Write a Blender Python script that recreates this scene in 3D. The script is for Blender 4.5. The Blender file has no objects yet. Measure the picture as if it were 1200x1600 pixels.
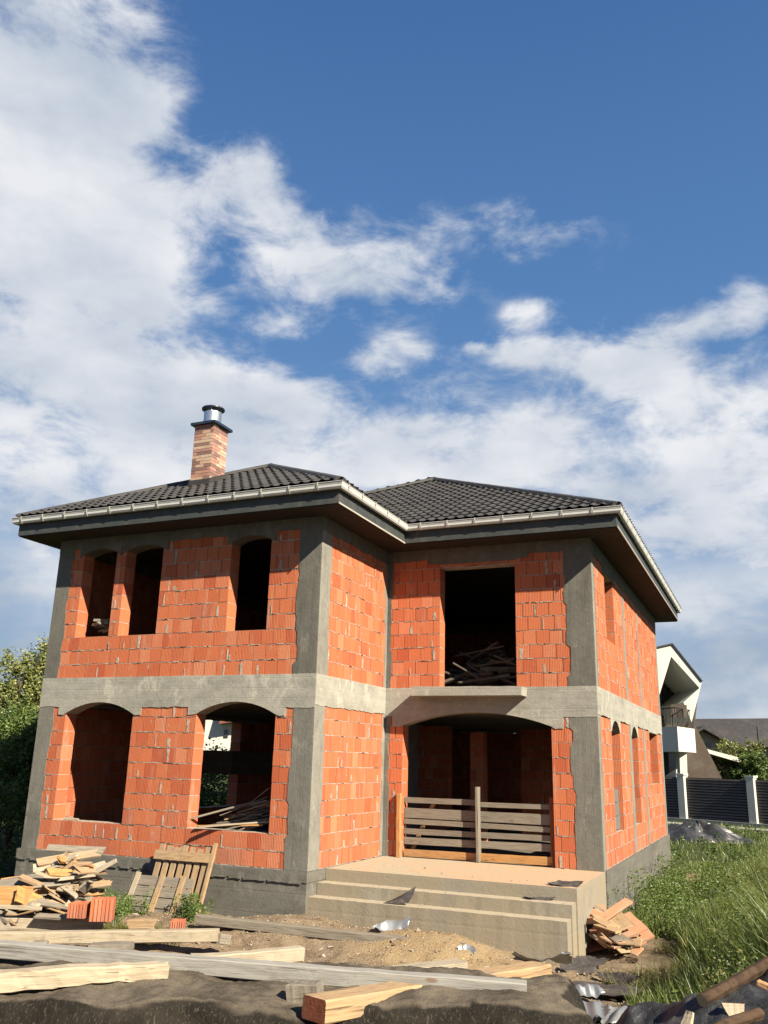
import bpy, bmesh, math, random
import numpy as np
from mathutils import Vector, Matrix
random.seed(7); RNG = np.random.default_rng(7)
S = bpy.context.scene; COL = S.collection

# ---------------------------------------------------------------- camera
F_PX, PITCH, YAW, ROLL = 1346.25, 0.28105, 0.41723, 0.025646
CAM = Vector((2.8313, -16.0276, 1.7222))
fw = Vector((-math.sin(YAW)*math.cos(PITCH), math.cos(YAW)*math.cos(PITCH), math.sin(PITCH)))
rt0 = Vector((math.cos(YAW), math.sin(YAW), 0)); up0 = rt0.cross(fw)
RT = math.cos(ROLL)*rt0 + math.sin(ROLL)*up0; UP = -math.sin(ROLL)*rt0 + math.cos(ROLL)*up0
cd = bpy.data.cameras.new('camera'); cam = bpy.data.objects.new('camera', cd); COL.objects.link(cam)
cam.matrix_world = Matrix(((RT.x, UP.x, -fw.x, CAM.x), (RT.y, UP.y, -fw.y, CAM.y), (RT.z, UP.z, -fw.z, CAM.z), (0, 0, 0, 1)))
cd.sensor_fit = 'VERTICAL'; cd.sensor_height = 24; cd.lens = 24*F_PX/1600; cd.clip_end = 3000; cd.clip_start = 0.1
S.camera = cam
FH = Vector((-math.sin(YAW), math.cos(YAW), 0))
def ray(px, py): return fw + (px-600)/F_PX*RT - (py-800)/F_PX*UP
def PV(px, py, v):                       # point seen at photo position, v metres ahead (horizontal)
    r = ray(px, py); return CAM + r*(v/r.dot(FH))
def PZ(px, py, z):
    r = ray(px, py); return CAM + r*((z-CAM.z)/r.z)
def PY(px, py, y):
    r = ray(px, py); return CAM + r*((y-CAM.y)/r.y)

# ---------------------------------------------------------------- sun, sky, exposure
SUND = Vector((2.1, -1.0, 1.68)).normalized()
EL = math.asin(SUND.z)
sl = bpy.data.lights.new('sun', 'SUN'); sl.energy = 5.0; sl.angle = math.radians(0.55); sl.color = (1, .90, .70)
so = bpy.data.objects.new('sun', sl); COL.objects.link(so); so.rotation_euler = SUND.to_track_quat('Z', 'Y').to_euler()
S.view_settings.view_transform = 'Standard'; S.view_settings.look = 'None'; S.view_settings.exposure = 1.5; S.view_settings.gamma = 1
world = bpy.data.worlds.new('World'); S.world = world; world.use_nodes = True
wt = world.node_tree; wt.nodes.clear()

class G:                                 # tiny node-graph helper
    def __init__(s, t): s.t = t
    def n(s, typ, ins=None, **props):
        nd = s.t.nodes.new(typ)
        for k, v in props.items(): setattr(nd, k, v)
        for k, v in (ins or {}).items():
            sock = nd.inputs[k]
            if isinstance(v, bpy.types.NodeSocket): s.t.links.new(v, sock)
            else: sock.default_value = v
        return nd
    def m(s, op, a, b=0.0, c=None, clamp=False):
        ins = {0: a, 1: b}
        if c is not None: ins[2] = c
        return s.n('ShaderNodeMath', ins, operation=op, use_clamp=clamp).outputs[0]
    def vm(s, op, a, b=(0, 0, 0)):
        nd = s.n('ShaderNodeVectorMath', {0: a, 1: b}, operation=op)
        return nd.outputs['Value'] if op in ('DISTANCE', 'LENGTH', 'DOT_PRODUCT') else nd.outputs[0]
    def noise(s, vec, scale, detail=4.0, rough=.55, dist=0.0):
        return s.n('ShaderNodeTexNoise', {'Vector': vec, 'Scale': scale, 'Detail': detail, 'Roughness': rough, 'Distortion': dist})
    def ramp(s, fac, stops, interp='LINEAR'):
        nd = s.n('ShaderNodeValToRGB', {'Fac': fac}); cr = nd.color_ramp; cr.interpolation = interp
        while len(cr.elements) < len(stops): cr.elements.new(.5)
        for e, (p, c) in zip(cr.elements, stops):
            e.position = p; e.color = (*c, 1) if len(c) == 3 else c
        return nd.outputs[0]
    def mix(s, f, a, b, blend='MIX'):
        nd = s.n('ShaderNodeMix', data_type='RGBA', blend_type=blend)
        for i, v in ((0, f), (6, a), (7, b)):
            if isinstance(v, bpy.types.NodeSocket): s.t.links.new(v, nd.inputs[i])
            else: nd.inputs[i].default_value = v if i == 0 else ((*v, 1) if len(v) == 3 else v)
        return nd.outputs[2]
    def mr(s, v, a, b, c=0.0, d=1.0, smooth=True):
        return s.n('ShaderNodeMapRange', {0: v, 1: a, 2: b, 3: c, 4: d}, interpolation_type='SMOOTHSTEP' if smooth else 'LINEAR').outputs[0]

g = G(wt)
sky = g.n('ShaderNodeTexSky', sky_type='NISHITA', sun_disc=False)
sky.sun_elevation = EL; sky.sun_rotation = math.atan2(SUND.x, SUND.y); sky.air_density = 1.0; sky.dust_density = .6; sky.ozone_density = 2.5
tc = g.n('ShaderNodeTexCoord'); D3 = tc.outputs['Generated']
sp = g.n('ShaderNodeSeparateXYZ', {0: D3})
az = g.m('ARCTAN2', sp.outputs[0], sp.outputs[1]); el = g.m('ARCSINE', sp.outputs[2])
az = g.m('MULTIPLY', az, 57.2958); el = g.m('MULTIPLY', el, 57.2958)
AE = g.n('ShaderNodeCombineXYZ', {0: az, 1: el, 2: 0.0}).outputs[0]
def azel(px, py):
    r = ray(px, py); return (math.degrees(math.atan2(r.x, r.y)), math.degrees(math.atan2(r.z, math.hypot(r.x, r.y))))
def cloud_field():
    # soft cloud masses: centre (given where they stand in the sky), radii in degrees, weight
    blobs = [((60, 60), 8, 6.5, .85), ((150, 150), 4.5, 3.5, .5), ((40, 200), 9, 3.5, .55), ((60, 330), 9, 5, .85), ((230, 320), 3.5, 3, .55), ((100, 480), 10, 5, .9), ((230, 440), 4, 4, .4),
             ((375, 285), 3.0, 2.4, .85), ((450, 350), 4.4, 1.6, .6), ((420, 400), 3.5, 1.7, .55), ((520, 405), 4.8, 2.2, .65), ((600, 440), 5.2, 2.3, .75), ((225, 165), 2.0, 1.3, .6),
             ((820, 360), 6, 1.6, .42), ((700, 370), 3, 1.2, .3), ((835, 490), 1.9, 1.1, .68), ((738, 551), 1.1, .5, .75), ((930, 505), .9, 1.0, .5),
             ((1080, 515), 4.5, 1.1, .75), ((1190, 470), 3, 1.2, .5), ((830, 550), 2.8, 1.5, .9), ((950, 570), 3.6, 1.4, .85), ((1040, 560), 3.5, 1.3, .6), ((620, 560), 4.0, 1.2, .7), ((700, 605), 4, 1.2, .6), ((440, 505), 3, 1.2, .45),
             ((400, 600), 8, 2.0, .62), ((150, 640), 12, 3.5, .8), ((560, 655), 7, 1.8, .5), ((740, 665), 7, 1.6, .5), ((1080, 620), 9, 2.2, .8), ((700, 740), 20, 3.2, .9), ((1130, 740), 9, 4, .6), ((200, 790), 22, 3.6, .8), ((1120, 860), 9, 3, .55),
             ((1150, 1040), 7, 1.0, .55), ((40, 900), 7, 2, .4)]
    warp = g.noise(D3, 7.0, 5.0, .6).outputs['Color']
    wv = g.vm('MULTIPLY', g.vm('SUBTRACT', warp, (.5, .5, .5)), (3.6, 3.0, 0))
    P = g.vm('ADD', AE, wv)
    tot = None
    for (c, rx, ry, w) in blobs:
        a, e = azel(*c)
        d = g.vm('MULTIPLY', g.vm('SUBTRACT', P, (a, e, 0)), (1/rx, 1/ry, 0))
        q = g.vm('DOT_PRODUCT', d, d)
        f = g.m('MULTIPLY', g.m('POWER', 2.718, g.m('MULTIPLY', q, -1.1)), w)
        tot = f if tot is None else g.m('ADD', tot, f)
    return tot
fld = cloud_field()
strv = g.vm('MULTIPLY', D3, (1, 1, 1.9))
n1 = g.noise(strv, 11.0, 10.0, .61, .25).outputs[0]
n2 = g.noise(strv, 3.2, 5.0, .55).outputs[0]
# everywhere outside the photographed part of the sky: ordinary broken cloud, so reflections and side views stay plausible
azr = g.m('ABSOLUTE', g.m('SUBTRACT', az, -25.0))
outside = g.m('MULTIPLY', g.mr(azr, 38, 62), g.mr(n2, .50, .66, 0, .6))
fld = g.m('ADD', fld, outside)
dens = g.m('ADD', fld, g.m('MULTIPLY', g.m('MULTIPLY', g.m('SUBTRACT', n1, .5), 2.5), g.mr(fld, .0, .30, .35, 1.0)))
cov = g.mr(dens, .12, 1.02)
veil = g.m('MULTIPLY', g.mr(el, 15.5, 10.0), g.mr(g.m('ADD', n2, g.m('MULTIPLY', g.m('SUBTRACT', n1, .5), .8)), .32, .58, .45, .95))
cov = g.m('MAXIMUM', cov, veil)
# cloud body tone: bright tops, blue-grey bases; thick low cloud is duller
lowd = g.mr(el, 2.0, 17.0)
sb = g.noise(g.vm('ADD', strv, (.03, -.02, .09)), 4.2, 4.0, .5).outputs[0]
sa = g.noise(strv, 4.2, 4.0, .5).outputs[0]
sh = g.m('ADD', g.m('ADD', g.m('MULTIPLY', g.m('SUBTRACT', sa, sb), 2.0), g.m('MULTIPLY', g.m('SUBTRACT', n1, .5), .9)), .62, clamp=True)
sh = g.m('MULTIPLY', sh, g.mr(fld, 2.6, .9, .72, 1.0))
hi = g.mix(sh, (.42, .50, .62), (.84, .855, .89))
lo = g.mix(g.m('ADD', g.m('MULTIPLY', g.mr(n2, .35, .62), .6), g.m('MULTIPLY', sh, .5), clamp=True), (.26, .345, .465), (.68, .73, .79))
ccol = g.mix(lowd, lo, hi)
leftblue = g.m('MULTIPLY', g.mr(az, -44, -51), g.mr(el, 15, 8))
ccol = g.mix(g.m('MULTIPLY', leftblue, .75), ccol, (.17, .27, .40))
skyc = g.vm('MINIMUM', g.vm('MULTIPLY', sky.outputs[0], (.08, .08, .08)), (.55, .6, .7))
skyc = g.mix(.72, skyc, g.ramp(g.m('DIVIDE', el, 50.0, clamp=True), [(0, (.38, .50, .66)), (.25, (.21, .39, .68)), (.6, (.105, .265, .58)), (1, (.058, .165, .44))]))
outc = g.mix(cov, skyc, ccol)
below = g.mr(el, -1.0, 0.0)
outc = g.mix(below, (.15, .14, .12), outc)
bg = g.n('ShaderNodeBackground', {'Color': outc, 'Strength': 0.354})
wo = g.n('ShaderNodeOutputWorld'); wt.links.new(bg.outputs[0], wo.inputs[0])
world.cycles.sampling_method = 'MANUAL'; world.cycles.sample_map_resolution = 1024

# ---------------------------------------------------------------- materials
MATS = {}
def mat(name, fn):
    m = bpy.data.materials.new(name); m.use_nodes = True; t = m.node_tree; t.nodes.clear(); q = G(t)
    out = q.n('ShaderNodeOutputMaterial'); r = fn(q); t.links.new(r, out.inputs[0]); MATS[name] = m; return m
KA = 1.06      # overall reflectance level of the materials below
def scaled(q, col):
    if isinstance(col, bpy.types.NodeSocket): return q.vm('MULTIPLY', col, (KA, KA, KA))
    return tuple(x*KA for x in col)
def pbsdf(q, col, rough=.8, bump=None, bstr=.3, bdist=.01, metal=0.0, spec=.3):
    if metal < .3: col = scaled(q, col)
    ins = {'Base Color': col if isinstance(col, bpy.types.NodeSocket) else (*col, 1), 'Roughness': rough, 'Metallic': metal, 'Specular IOR Level': spec}
    if bump is not None:
        b = q.n('ShaderNodeBump', {'Height': bump, 'Strength': bstr, 'Distance': bdist}); ins['Normal'] = b.outputs[0]
    return q.n('ShaderNodeBsdfPrincipled', ins).outputs[0]
def OC(q): return q.n('ShaderNodeTexCoord').outputs['Object']

def f_brick(q):
    oc = OC(q); rnd = q.n('ShaderNodeNewGeometry').outputs['Random Per Island']
    col = q.ramp(rnd, [(0, (.30, .070, .034)), (.14, (.335, .090, .042)), (.45, (.38, .115, .053)), (.75, (.36, .102, .048)), (.93, (.41, .15, .082)), (1, (.30, .085, .048))])
    s = q.n('ShaderNodeSeparateXYZ', {0: oc}); u = q.m('ADD', s.outputs[0], s.outputs[1])
    rib = q.m('SINE', q.m('MULTIPLY', u, 2*math.pi/.031))
    ribn = q.m('MULTIPLY', rib, q.mr(q.noise(oc, 1.9, 2.0).outputs[0], .35, .6))
    n = q.noise(oc, 3.0, 6.0, .65).outputs[0]; nf = q.noise(oc, 28.0, 4.0, .6).outputs[0]
    st = q.noise(q.vm('MULTIPLY', oc, (7, 7, 1.1)), 1.0, 3.0).outputs[0]
    col = q.mix(q.mr(n, .52, .78, 0, .60), col, (.25, .115, .075))
    col = q.mix(q.mr(st, .56, .75, 0, .48), col, (.38, .21, .15))
    col = q.mix(q.m('MULTIPLY', q.mr(nf, .45, .75), .25), col, (.24, .065, .035))
    zlow = s.outputs[2]
    spk = q.noise(oc, 7.0, 6.0, .7).outputs[0]
    col = q.mix(q.mr(spk, .60, .72, 0, .55), col, (.33, .25, .20))
    col = q.mix(q.mr(spk, .38, .30, 0, .5), col, (.17, .055, .035))
    dirt = q.m('MULTIPLY', q.mr(zlow, .75, .0), q.mr(q.noise(oc, 1.3, 3.0).outputs[0], .40, .62))
    col = q.mix(q.m('MULTIPLY', dirt, .45), col, (.20, .10, .075))
    h = q.m('ADD', q.m('MULTIPLY', ribn, .35), nf)
    return pbsdf(q, col, .85, h, .55, .006, spec=.15)
mat('brick', f_brick)
def f_mortar(q):
    oc = OC(q); n = q.noise(oc, 12, 5, .6).outputs[0]
    return pbsdf(q, q.ramp(n, [(.3, (.17, .14, .115)), (.7, (.34, .30, .26))]), .95, n, .6, .01)
mat('mortar', f_mortar)
def f_conc(tone, stretch, warm=0.0, board=.17):
    def f(q):
        oc = OC(q)
        big = q.noise(oc, .9, 5, .6, .4).outputs[0]; mid = q.noise(q.vm('MULTIPLY', oc, stretch), 2.0, 6, .58, .5).outputs[0]
        fine = q.noise(oc, 22, 6, .65).outputs[0]
        a = tuple(tone*x for x in (.62, .59, .52)); b = tuple(tone*x for x in (1.25, 1.18, 1.02))
        col = q.ramp(q.m('ADD', q.m('ADD', q.m('MULTIPLY', mid, .36), q.m('MULTIPLY', big, .34)), q.m('MULTIPLY', q.noise(oc, 6.5, 6, .68).outputs[0], .30)), [(.34, a), (.50, tuple(tone*x for x in (.98, .935, .83))), (.66, b)])
        col = q.mix(q.mr(fine, .60, .78, 0, .40), col, tuple(tone*.4 for _ in range(3)))
        s = q.n('ShaderNodeSeparateXYZ', {0: oc})
        ax = s.outputs[2] if stretch[2] > 1 else q.m('ADD', s.outputs[0], s.outputs[1])
        sw = q.m('FRACT', q.m('DIVIDE', q.m('ADD', ax, q.m('MULTIPLY', big, .02)), board))
        line = q.mr(q.m('ABSOLUTE', q.m('SUBTRACT', sw, .5)), .44, .5)
        col = q.mix(q.m('MULTIPLY', line, q.mr(big, .42, .6, .02, .22)), col, tuple(tone*.45 for _ in range(3)))
        pit = q.n('ShaderNodeTexVoronoi', {'Vector': oc, 'Scale': 17.0}).outputs[0]
        pits = q.m('MULTIPLY', q.mr(pit, .16, .06), q.mr(big, .5, .6))
        col = q.mix(q.m('MULTIPLY', pits, .7), col, tuple(tone*.22 for _ in range(3)))
        sm = q.mr(q.noise(q.vm('MULTIPLY', oc, (1, 1, .6)), 3.1, 6, .7).outputs[0], .56, .64, 0, .55)
        col = q.mix(sm, col, tuple(tone*x for x in (1.55, 1.46, 1.25)))
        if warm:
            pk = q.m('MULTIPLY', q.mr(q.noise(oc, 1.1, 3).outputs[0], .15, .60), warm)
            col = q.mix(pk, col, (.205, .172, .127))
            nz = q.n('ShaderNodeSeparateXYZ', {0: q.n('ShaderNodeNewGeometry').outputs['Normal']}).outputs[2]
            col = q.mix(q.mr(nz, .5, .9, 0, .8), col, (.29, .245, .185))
        h = q.m('SUBTRACT', q.m('ADD', q.m('MULTIPLY', mid, .8), q.m('MULTIPLY', fine, .7)), q.m('ADD', q.m('MULTIPLY', line, .18), q.m('MULTIPLY', pits, .8)))
        return pbsdf(q, col, .92, h, .55, .015, spec=.2)
    return f
mat('concrete_beam', f_conc(.235, (.35, .35, 2.2)))
mat('concrete_column', f_conc(.102, (2.4, 2.4, .40), board=.145))
mat('concrete_low', f_conc(.125, (2.4, 2.4, .40), board=.145))
mat('concrete_side', f_conc(.165, (2.4, 2.4, .40), board=.145))
mat('concrete_plinth', f_conc(.100, (.4, .4, 3), board=.33))
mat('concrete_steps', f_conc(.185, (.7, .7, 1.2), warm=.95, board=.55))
def f_slab(q):
    oc = OC(q); n = q.noise(oc, 1.5, 6, .6).outputs[0]; m = q.noise(oc, 9, 5, .6).outputs[0]; s = q.n('ShaderNodeSeparateXYZ', {0: oc})
    px = q.mr(s.outputs[0], -3.8, -.3)
    col = q.mix(q.m('MULTIPLY', q.mr(q.m('ADD', n, q.m('MULTIPLY', px, .35)), .45, .8), .85), (.275, .235, .175), (.34, .225, .145))
    col = q.mix(q.mr(m, .5, .75, 0, .4), col, (.19, .16, .13))
    return pbsdf(q, col, .95, m, .4, .01)
mat('porch_floor', f_slab)
def f_ground(q):
    oc = OC(q); n = q.noise(oc, .55, 6, .6).outputs[0]; m = q.noise(oc, 3.5, 7, .65).outputs[0]; f = q.noise(oc, 30, 5, .7).outputs[0]
    col = q.ramp(m, [(.30, (.10, .074, .050)), (.5, (.185, .137, .092)), (.72, (.25, .195, .138))])
    col = q.mix(q.mr(f, .52, .72, 0, .5), col, (.07, .052, .036))
    col = q.mix(q.mr(f, .42, .30, 0, .45), col, (.27, .225, .17))
    dd = q.vm('DISTANCE', q.vm('MULTIPLY', oc, (1, 1.7, 0)), (-1.55, -3.75*1.7, 0))
    saw = q.m('MULTIPLY', q.mr(q.m('ADD', dd, q.m('MULTIPLY', m, 1.1)), 2.3, 1.3), q.mr(f, .34, .50))
    col = q.mix(q.m('MULTIPLY', saw, .7), col, (.30, .215, .12))
    s = q.n('ShaderNodeSeparateXYZ', {0: oc})
    gr = q.m('ADD', q.mr(q.m('ADD', s.outputs[0], q.m('MULTIPLY', n, 1.5)), 1.3, 2.3), q.m('ADD', q.mr(s.outputs[0], -8.7, -11.0), q.mr(s.outputs[1], 8, 12)), clamp=True)
    gcol = q.ramp(m, [(.3, (.022, .030, .011)), (.6, (.045, .055, .02)), (.8, (.09, .082, .04))])
    col = q.mix(gr, col, gcol)
    return pbsdf(q, col, 1.0, q.m('ADD', m, f), .9, .04, spec=.1)
mat('ground', f_ground)
def f_roof(q):
    oc = OC(q); n = q.noise(oc, 45, 4, .6).outputs[0]; b = q.noise(oc, 2.0, 4, .6).outputs[0]
    col = q.mix(q.mr(b, .3, .7), (.026, .0245, .024), (.042, .039, .038))
    col = q.mix(q.mr(n, .6, .75, 0, .5), col, (.075, .07, .066))
    return pbsdf(q, col, .62, n, .3, .003, spec=.35)
mat('roof_metal', f_roof)
def f_simple(c, rough=.6, metal=0.0, spec=.4, var=.25, sc=8.0, bs=.2, dirt=(.1, .09, .08)):
    def f(q):
        oc = OC(q); n = q.noise(oc, sc, 5, .6).outputs[0]; n2 = q.noise(oc, sc*.2, 4, .6).outputs[0]
        col = q.mix(q.m('MULTIPLY', q.mr(n, .45, .75), var), c, dirt)
        col = q.mix(q.m('MULTIPLY', q.mr(n2, .45, .75), var), col, dirt)
        return pbsdf(q, col, rough, n, bs, .005, metal, spec)
    return f
mat('gutter', f_simple((.41, .41, .40), .35, 0, .5, .12))
mat('fascia', f_simple((.033, .038, .039), .6, 0, .3, .3))
mat('trim', f_simple((.32, .31, .28), .4, 0, .5, .2))
mat('dark_cap', f_simple((.012, .02, .035), .3, 0, .5, .1))
mat('zinc', f_simple((.55, .57, .59), .32, .9, .5, .25, dirt=(.3, .3, .3)))
mat('zinc_scrap', f_simple((.24, .25, .265), .42, .6, .5, .35, dirt=(.35, .33, .3)))
mat('dark_sheet', f_simple((.04, .035, .036), .6, 0, .3, .35, 20, .3, (.15, .13, .11)))
mat('render_white', f_simple((.40, .395, .36), .85, 0, .2, .10, 3, .1, (.28, .27, .25)))
mat('render_grey', f_simple((.25, .245, .225), .85, 0, .2, .15, 3))
mat('render_pink', f_simple((.33, .27, .23), .85, 0, .2, .15, 3))
mat('fence_slat', f_simple((.06, .05, .047), .5, 0, .3, .3, 5))
mat('fence_dark', f_simple((.010, .009, .009), .8, 0, .3, .25))
mat('far_roof', f_simple((.034, .031, .033), .8, 0, .15, .3, 3))
mat('red_roof', f_simple((.16, .05, .035), .8, 0, .2, .3, 3))
mat('brown_clad', f_simple((.05, .037, .029), .8, 0, .2, .35, 4))
def f_glass(q): return pbsdf(q, (.02, .025, .03), .08, spec=.6)
mat('window_glass', f_glass)
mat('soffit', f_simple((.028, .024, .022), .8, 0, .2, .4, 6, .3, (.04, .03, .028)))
mat('grey_block', f_simple((.11, .11, .105), .95, 0, .2, .4, 14, .5, (.11, .11, .1)))
def f_tarp(q):
    oc = OC(q); n = q.noise(oc, 2.5, 6, .65).outputs[0]; f = q.noise(oc, 55, 5, .75).outputs[0]; s = q.noise(q.vm('MULTIPLY', oc, (12, 12, 2)), 3, 3).outputs[0]
    col = q.ramp(n, [(.3, (.0075, .006, .005)), (.50, (.014, .012, .0095)), (.66, (.028, .023, .018))])
    nz = q.n('ShaderNodeSeparateXYZ', {0: q.n('ShaderNodeNewGeometry').outputs['Normal']}).outputs[2]
    dust = q.m('MULTIPLY', q.mr(nz, .72, .96), q.mr(n, .36, .58, .45, 1))
    col = q.mix(dust, col, q.mix(n, (.075, .061, .048), (.135, .11, .083)))
    col = q.mix(q.mr(f, .58, .76, 0, .45), col, (.06, .05, .042))
    col = q.mix(q.mr(s, .6, .72, 0, .3), col, (.008, .007, .006))
    fb = q.noise(q.vm('MULTIPLY', oc, (40, 40, 5)), 2, 4, .6).outputs[0]
    col = q.mix(q.m('MULTIPLY', q.mr(fb, .55, .68), q.mr(nz, .9, .6)), col, (.055, .047, .038))
    return pbsdf(q, col, .95, q.m('ADD', f, n), .7, .02, spec=.15)
mat('felt', f_tarp)
def f_bluetarp(q):
    oc = OC(q); n = q.noise(oc, 3.2, 5, .6, .8).outputs[0]; f = q.noise(oc, 30, 5, .7).outputs[0]
    col = q.ramp(n, [(.35, (.013, .0135, .015)), (.6, (.028, .029, .032)), (.75, (.065, .06, .055))])
    col = q.mix(q.mr(f, .55, .75, 0, .5), col, (.08, .068, .056))
    return pbsdf(q, col, .5, q.m('ADD', n, f), .6, .03, spec=.4)
mat('grey_tarp', f_bluetarp)
mat('black_plastic', f_simple((.022, .022, .025), .35, 0, .5, .3, 6, .5, (.08, .08, .085)))
def f_wood(c0, c1, dark):
    def f(q):
        oc = OC(q); rnd = q.n('ShaderNodeObjectInfo').outputs['Random']
        off = q.n('ShaderNodeCombineXYZ', {0: q.m('MULTIPLY', rnd, 37.0), 1: q.m('MULTIPLY', rnd, 11.0), 2: 0.0}).outputs[0]
        p = q.vm('ADD', oc, off)
        gr = q.noise(q.vm('MULTIPLY', p, (1.1, 14, 14)), 3.2, 6, .6, .6).outputs[0]
        big = q.noise(p, 1.6, 5, .6).outputs[0]; cr = q.noise(q.vm('MULTIPLY', p, (.9, 34, 34)), 2.0, 5, .6, .8).outputs[0]
        base = q.mix(rnd, c0, c1)
        col = q.mix(q.mr(gr, .42, .66, 0, .55), base, dark)
        col = q.mix(q.mr(big, .50, .75, 0, .55), col, (.17, .15, .13))
        col = q.mix(q.mr(cr, .58, .66, 0, .75), col, tuple(x*.35 for x in dark))
        mud = q.noise(p, 4.5, 6, .7).outputs[0]
        col = q.mix(q.mr(mud, .56, .70, 0, .5), col, (.15, .12, .095))
        kn = q.n('ShaderNodeTexVoronoi', {'Vector': q.vm('MULTIPLY', p, (1, 3, 3)), 'Scale': 1.7}).outputs[0]
        col = q.mix(q.mr(kn, .10, .05, 0, .7), col, (.12, .06, .03))
        return pbsdf(q, col, .85, q.m('ADD', gr, cr), .55, .006, spec=.2)
    return f
mat('wood_pale', f_wood((.33, .275, .20), (.27, .235, .185), (.20, .15, .10)))
mat('wood_grey', f_wood((.19, .165, .135), (.15, .13, .108), (.09, .075, .058)))
mat('wood_mid', f_wood((.32, .215, .12), (.26, .185, .12), (.16, .095, .05)))
mat('wood_orange', f_wood((.36, .19, .07), (.33, .175, .075), (.20, .095, .035)))
mat('wood_dark', f_wood((.075, .062, .05), (.055, .045, .038), (.03, .024, .02)))
mat('wood_cement', f_wood((.24, .23, .212), (.22, .208, .192), (.13, .12, .11)))
mat('wood_red', f_wood((.19, .06, .03), (.17, .055, .028), (.08, .028, .017)))
mat('bark', f_simple((.060, .038, .026), .95, 0, .1, .9, 16, 1.0, (.022, .015, .011)))
mat('cutwood', f_simple((.42, .29, .14), .85, 0, .2, .25, 9, .3, (.45, .28, .14)))
def f_leaf(stops, tr=.3):
    def f(q):
        rnd = q.n('ShaderNodeNewGeometry').outputs['Random Per Island']
        col = q.vm('MULTIPLY', q.ramp(rnd, stops), (.92, 1.08, .70))
        d = q.n('ShaderNodeBsdfDiffuse', {'Color': col, 'Roughness': .5}).outputs[0]; t = q.n('ShaderNodeBsdfTranslucent', {'Color': col}).outputs[0]
        gl = q.n('ShaderNodeBsdfGlossy', {'Color': (.6, .6, .6, 1), 'Roughness': .45}).outputs[0]
        m1 = q.n('ShaderNodeMixShader', {0: tr, 1: d, 2: t}).outputs[0]
        return q.n('ShaderNodeMixShader', {0: .05, 1: m1, 2: gl}).outputs[0]
    return f
mat('tile_dust', f_simple((.34, .17, .10), .9, 0, .1, .75, 7, .4, (.27, .21, .155)))
mat('leaf_olive', f_leaf([(0, (.07, .08, .03)), (.4, (.14, .14, .06)), (.75, (.25, .23, .11)), (1, (.42, .35, .20))]))
mat('leaf_green', f_leaf([(0, (.045, .07, .02)), (.5, (.09, .125, .038)), (1, (.18, .20, .08))]))
mat('grass_green', f_leaf([(0, (.065, .09, .028)), (.45, (.12, .15, .05)), (.8, (.19, .20, .08)), (1, (.36, .29, .15))], .4))
mat('grass_dry', f_leaf([(0, (.06, .066, .02)), (.5, (.115, .105, .04)), (1, (.20, .155, .075))], .35))
def f_cbrick(q):
    oc = OC(q); rnd = q.n('ShaderNodeNewGeometry').outputs['Random Per Island']; n = q.noise(oc, 30, 4, .6).outputs[0]
    col = q.ramp(rnd, [(0, (.32, .165, .12)), (.18, (.36, .245, .18)), (.32, (.17, .10, .085)), (.48, (.31, .16, .135)), (.62, (.14, .09, .08)), (.74, (.38, .28, .21)), (.88, (.25, .14, .12)), (1, (.34, .19, .15))], 'CONSTANT')
    col = q.mix(q.mr(n, .45, .7, 0, .4), col, (.19, .10, .075))
    return pbsdf(q, col, .85, n, .4, .004)
mat('chimney_brick', f_cbrick)

# ---------------------------------------------------------------- builders
def link(name, V, Fc, mats=(), parent=None, mi=None, smooth=False, loc=None, mw=None):
    me = bpy.data.meshes.new(name); me.from_pydata([tuple(v) for v in V] if not isinstance(V, np.ndarray) else V.tolist(), [], Fc if isinstance(Fc, list) else Fc.tolist())
    for m in mats: me.materials.append(MATS[m])
    if mi is not None: me.polygons.foreach_set('material_index', mi)
    if smooth: me.polygons.foreach_set('use_smooth', [True]*len(me.polygons))
    me.update(); o = bpy.data.objects.new(name, me); COL.objects.link(o)
    if parent: o.parent = parent
    if mw is not None: o.matrix_world = mw
    elif loc is not None: o.location = loc
    return o
def tag(o, label, cat, group=None, kind=None):
    if label: o['label'] = label
    if cat: o['category'] = cat
    if group: o['group'] = group
    if kind: o['kind'] = kind
    return o
def empty(name, loc=(0, 0, 0), label=None, cat=None, group=None, rz=0):
    o = bpy.data.objects.new(name, None); COL.objects.link(o); o.location = loc; o.rotation_euler = (0, 0, rz); tag(o, label, cat, group); return o
BF = [(0, 3, 2, 1), (4, 5, 6, 7), (0, 1, 5, 4), (1, 2, 6, 5), (2, 3, 7, 6), (3, 0, 4, 7)]
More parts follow.
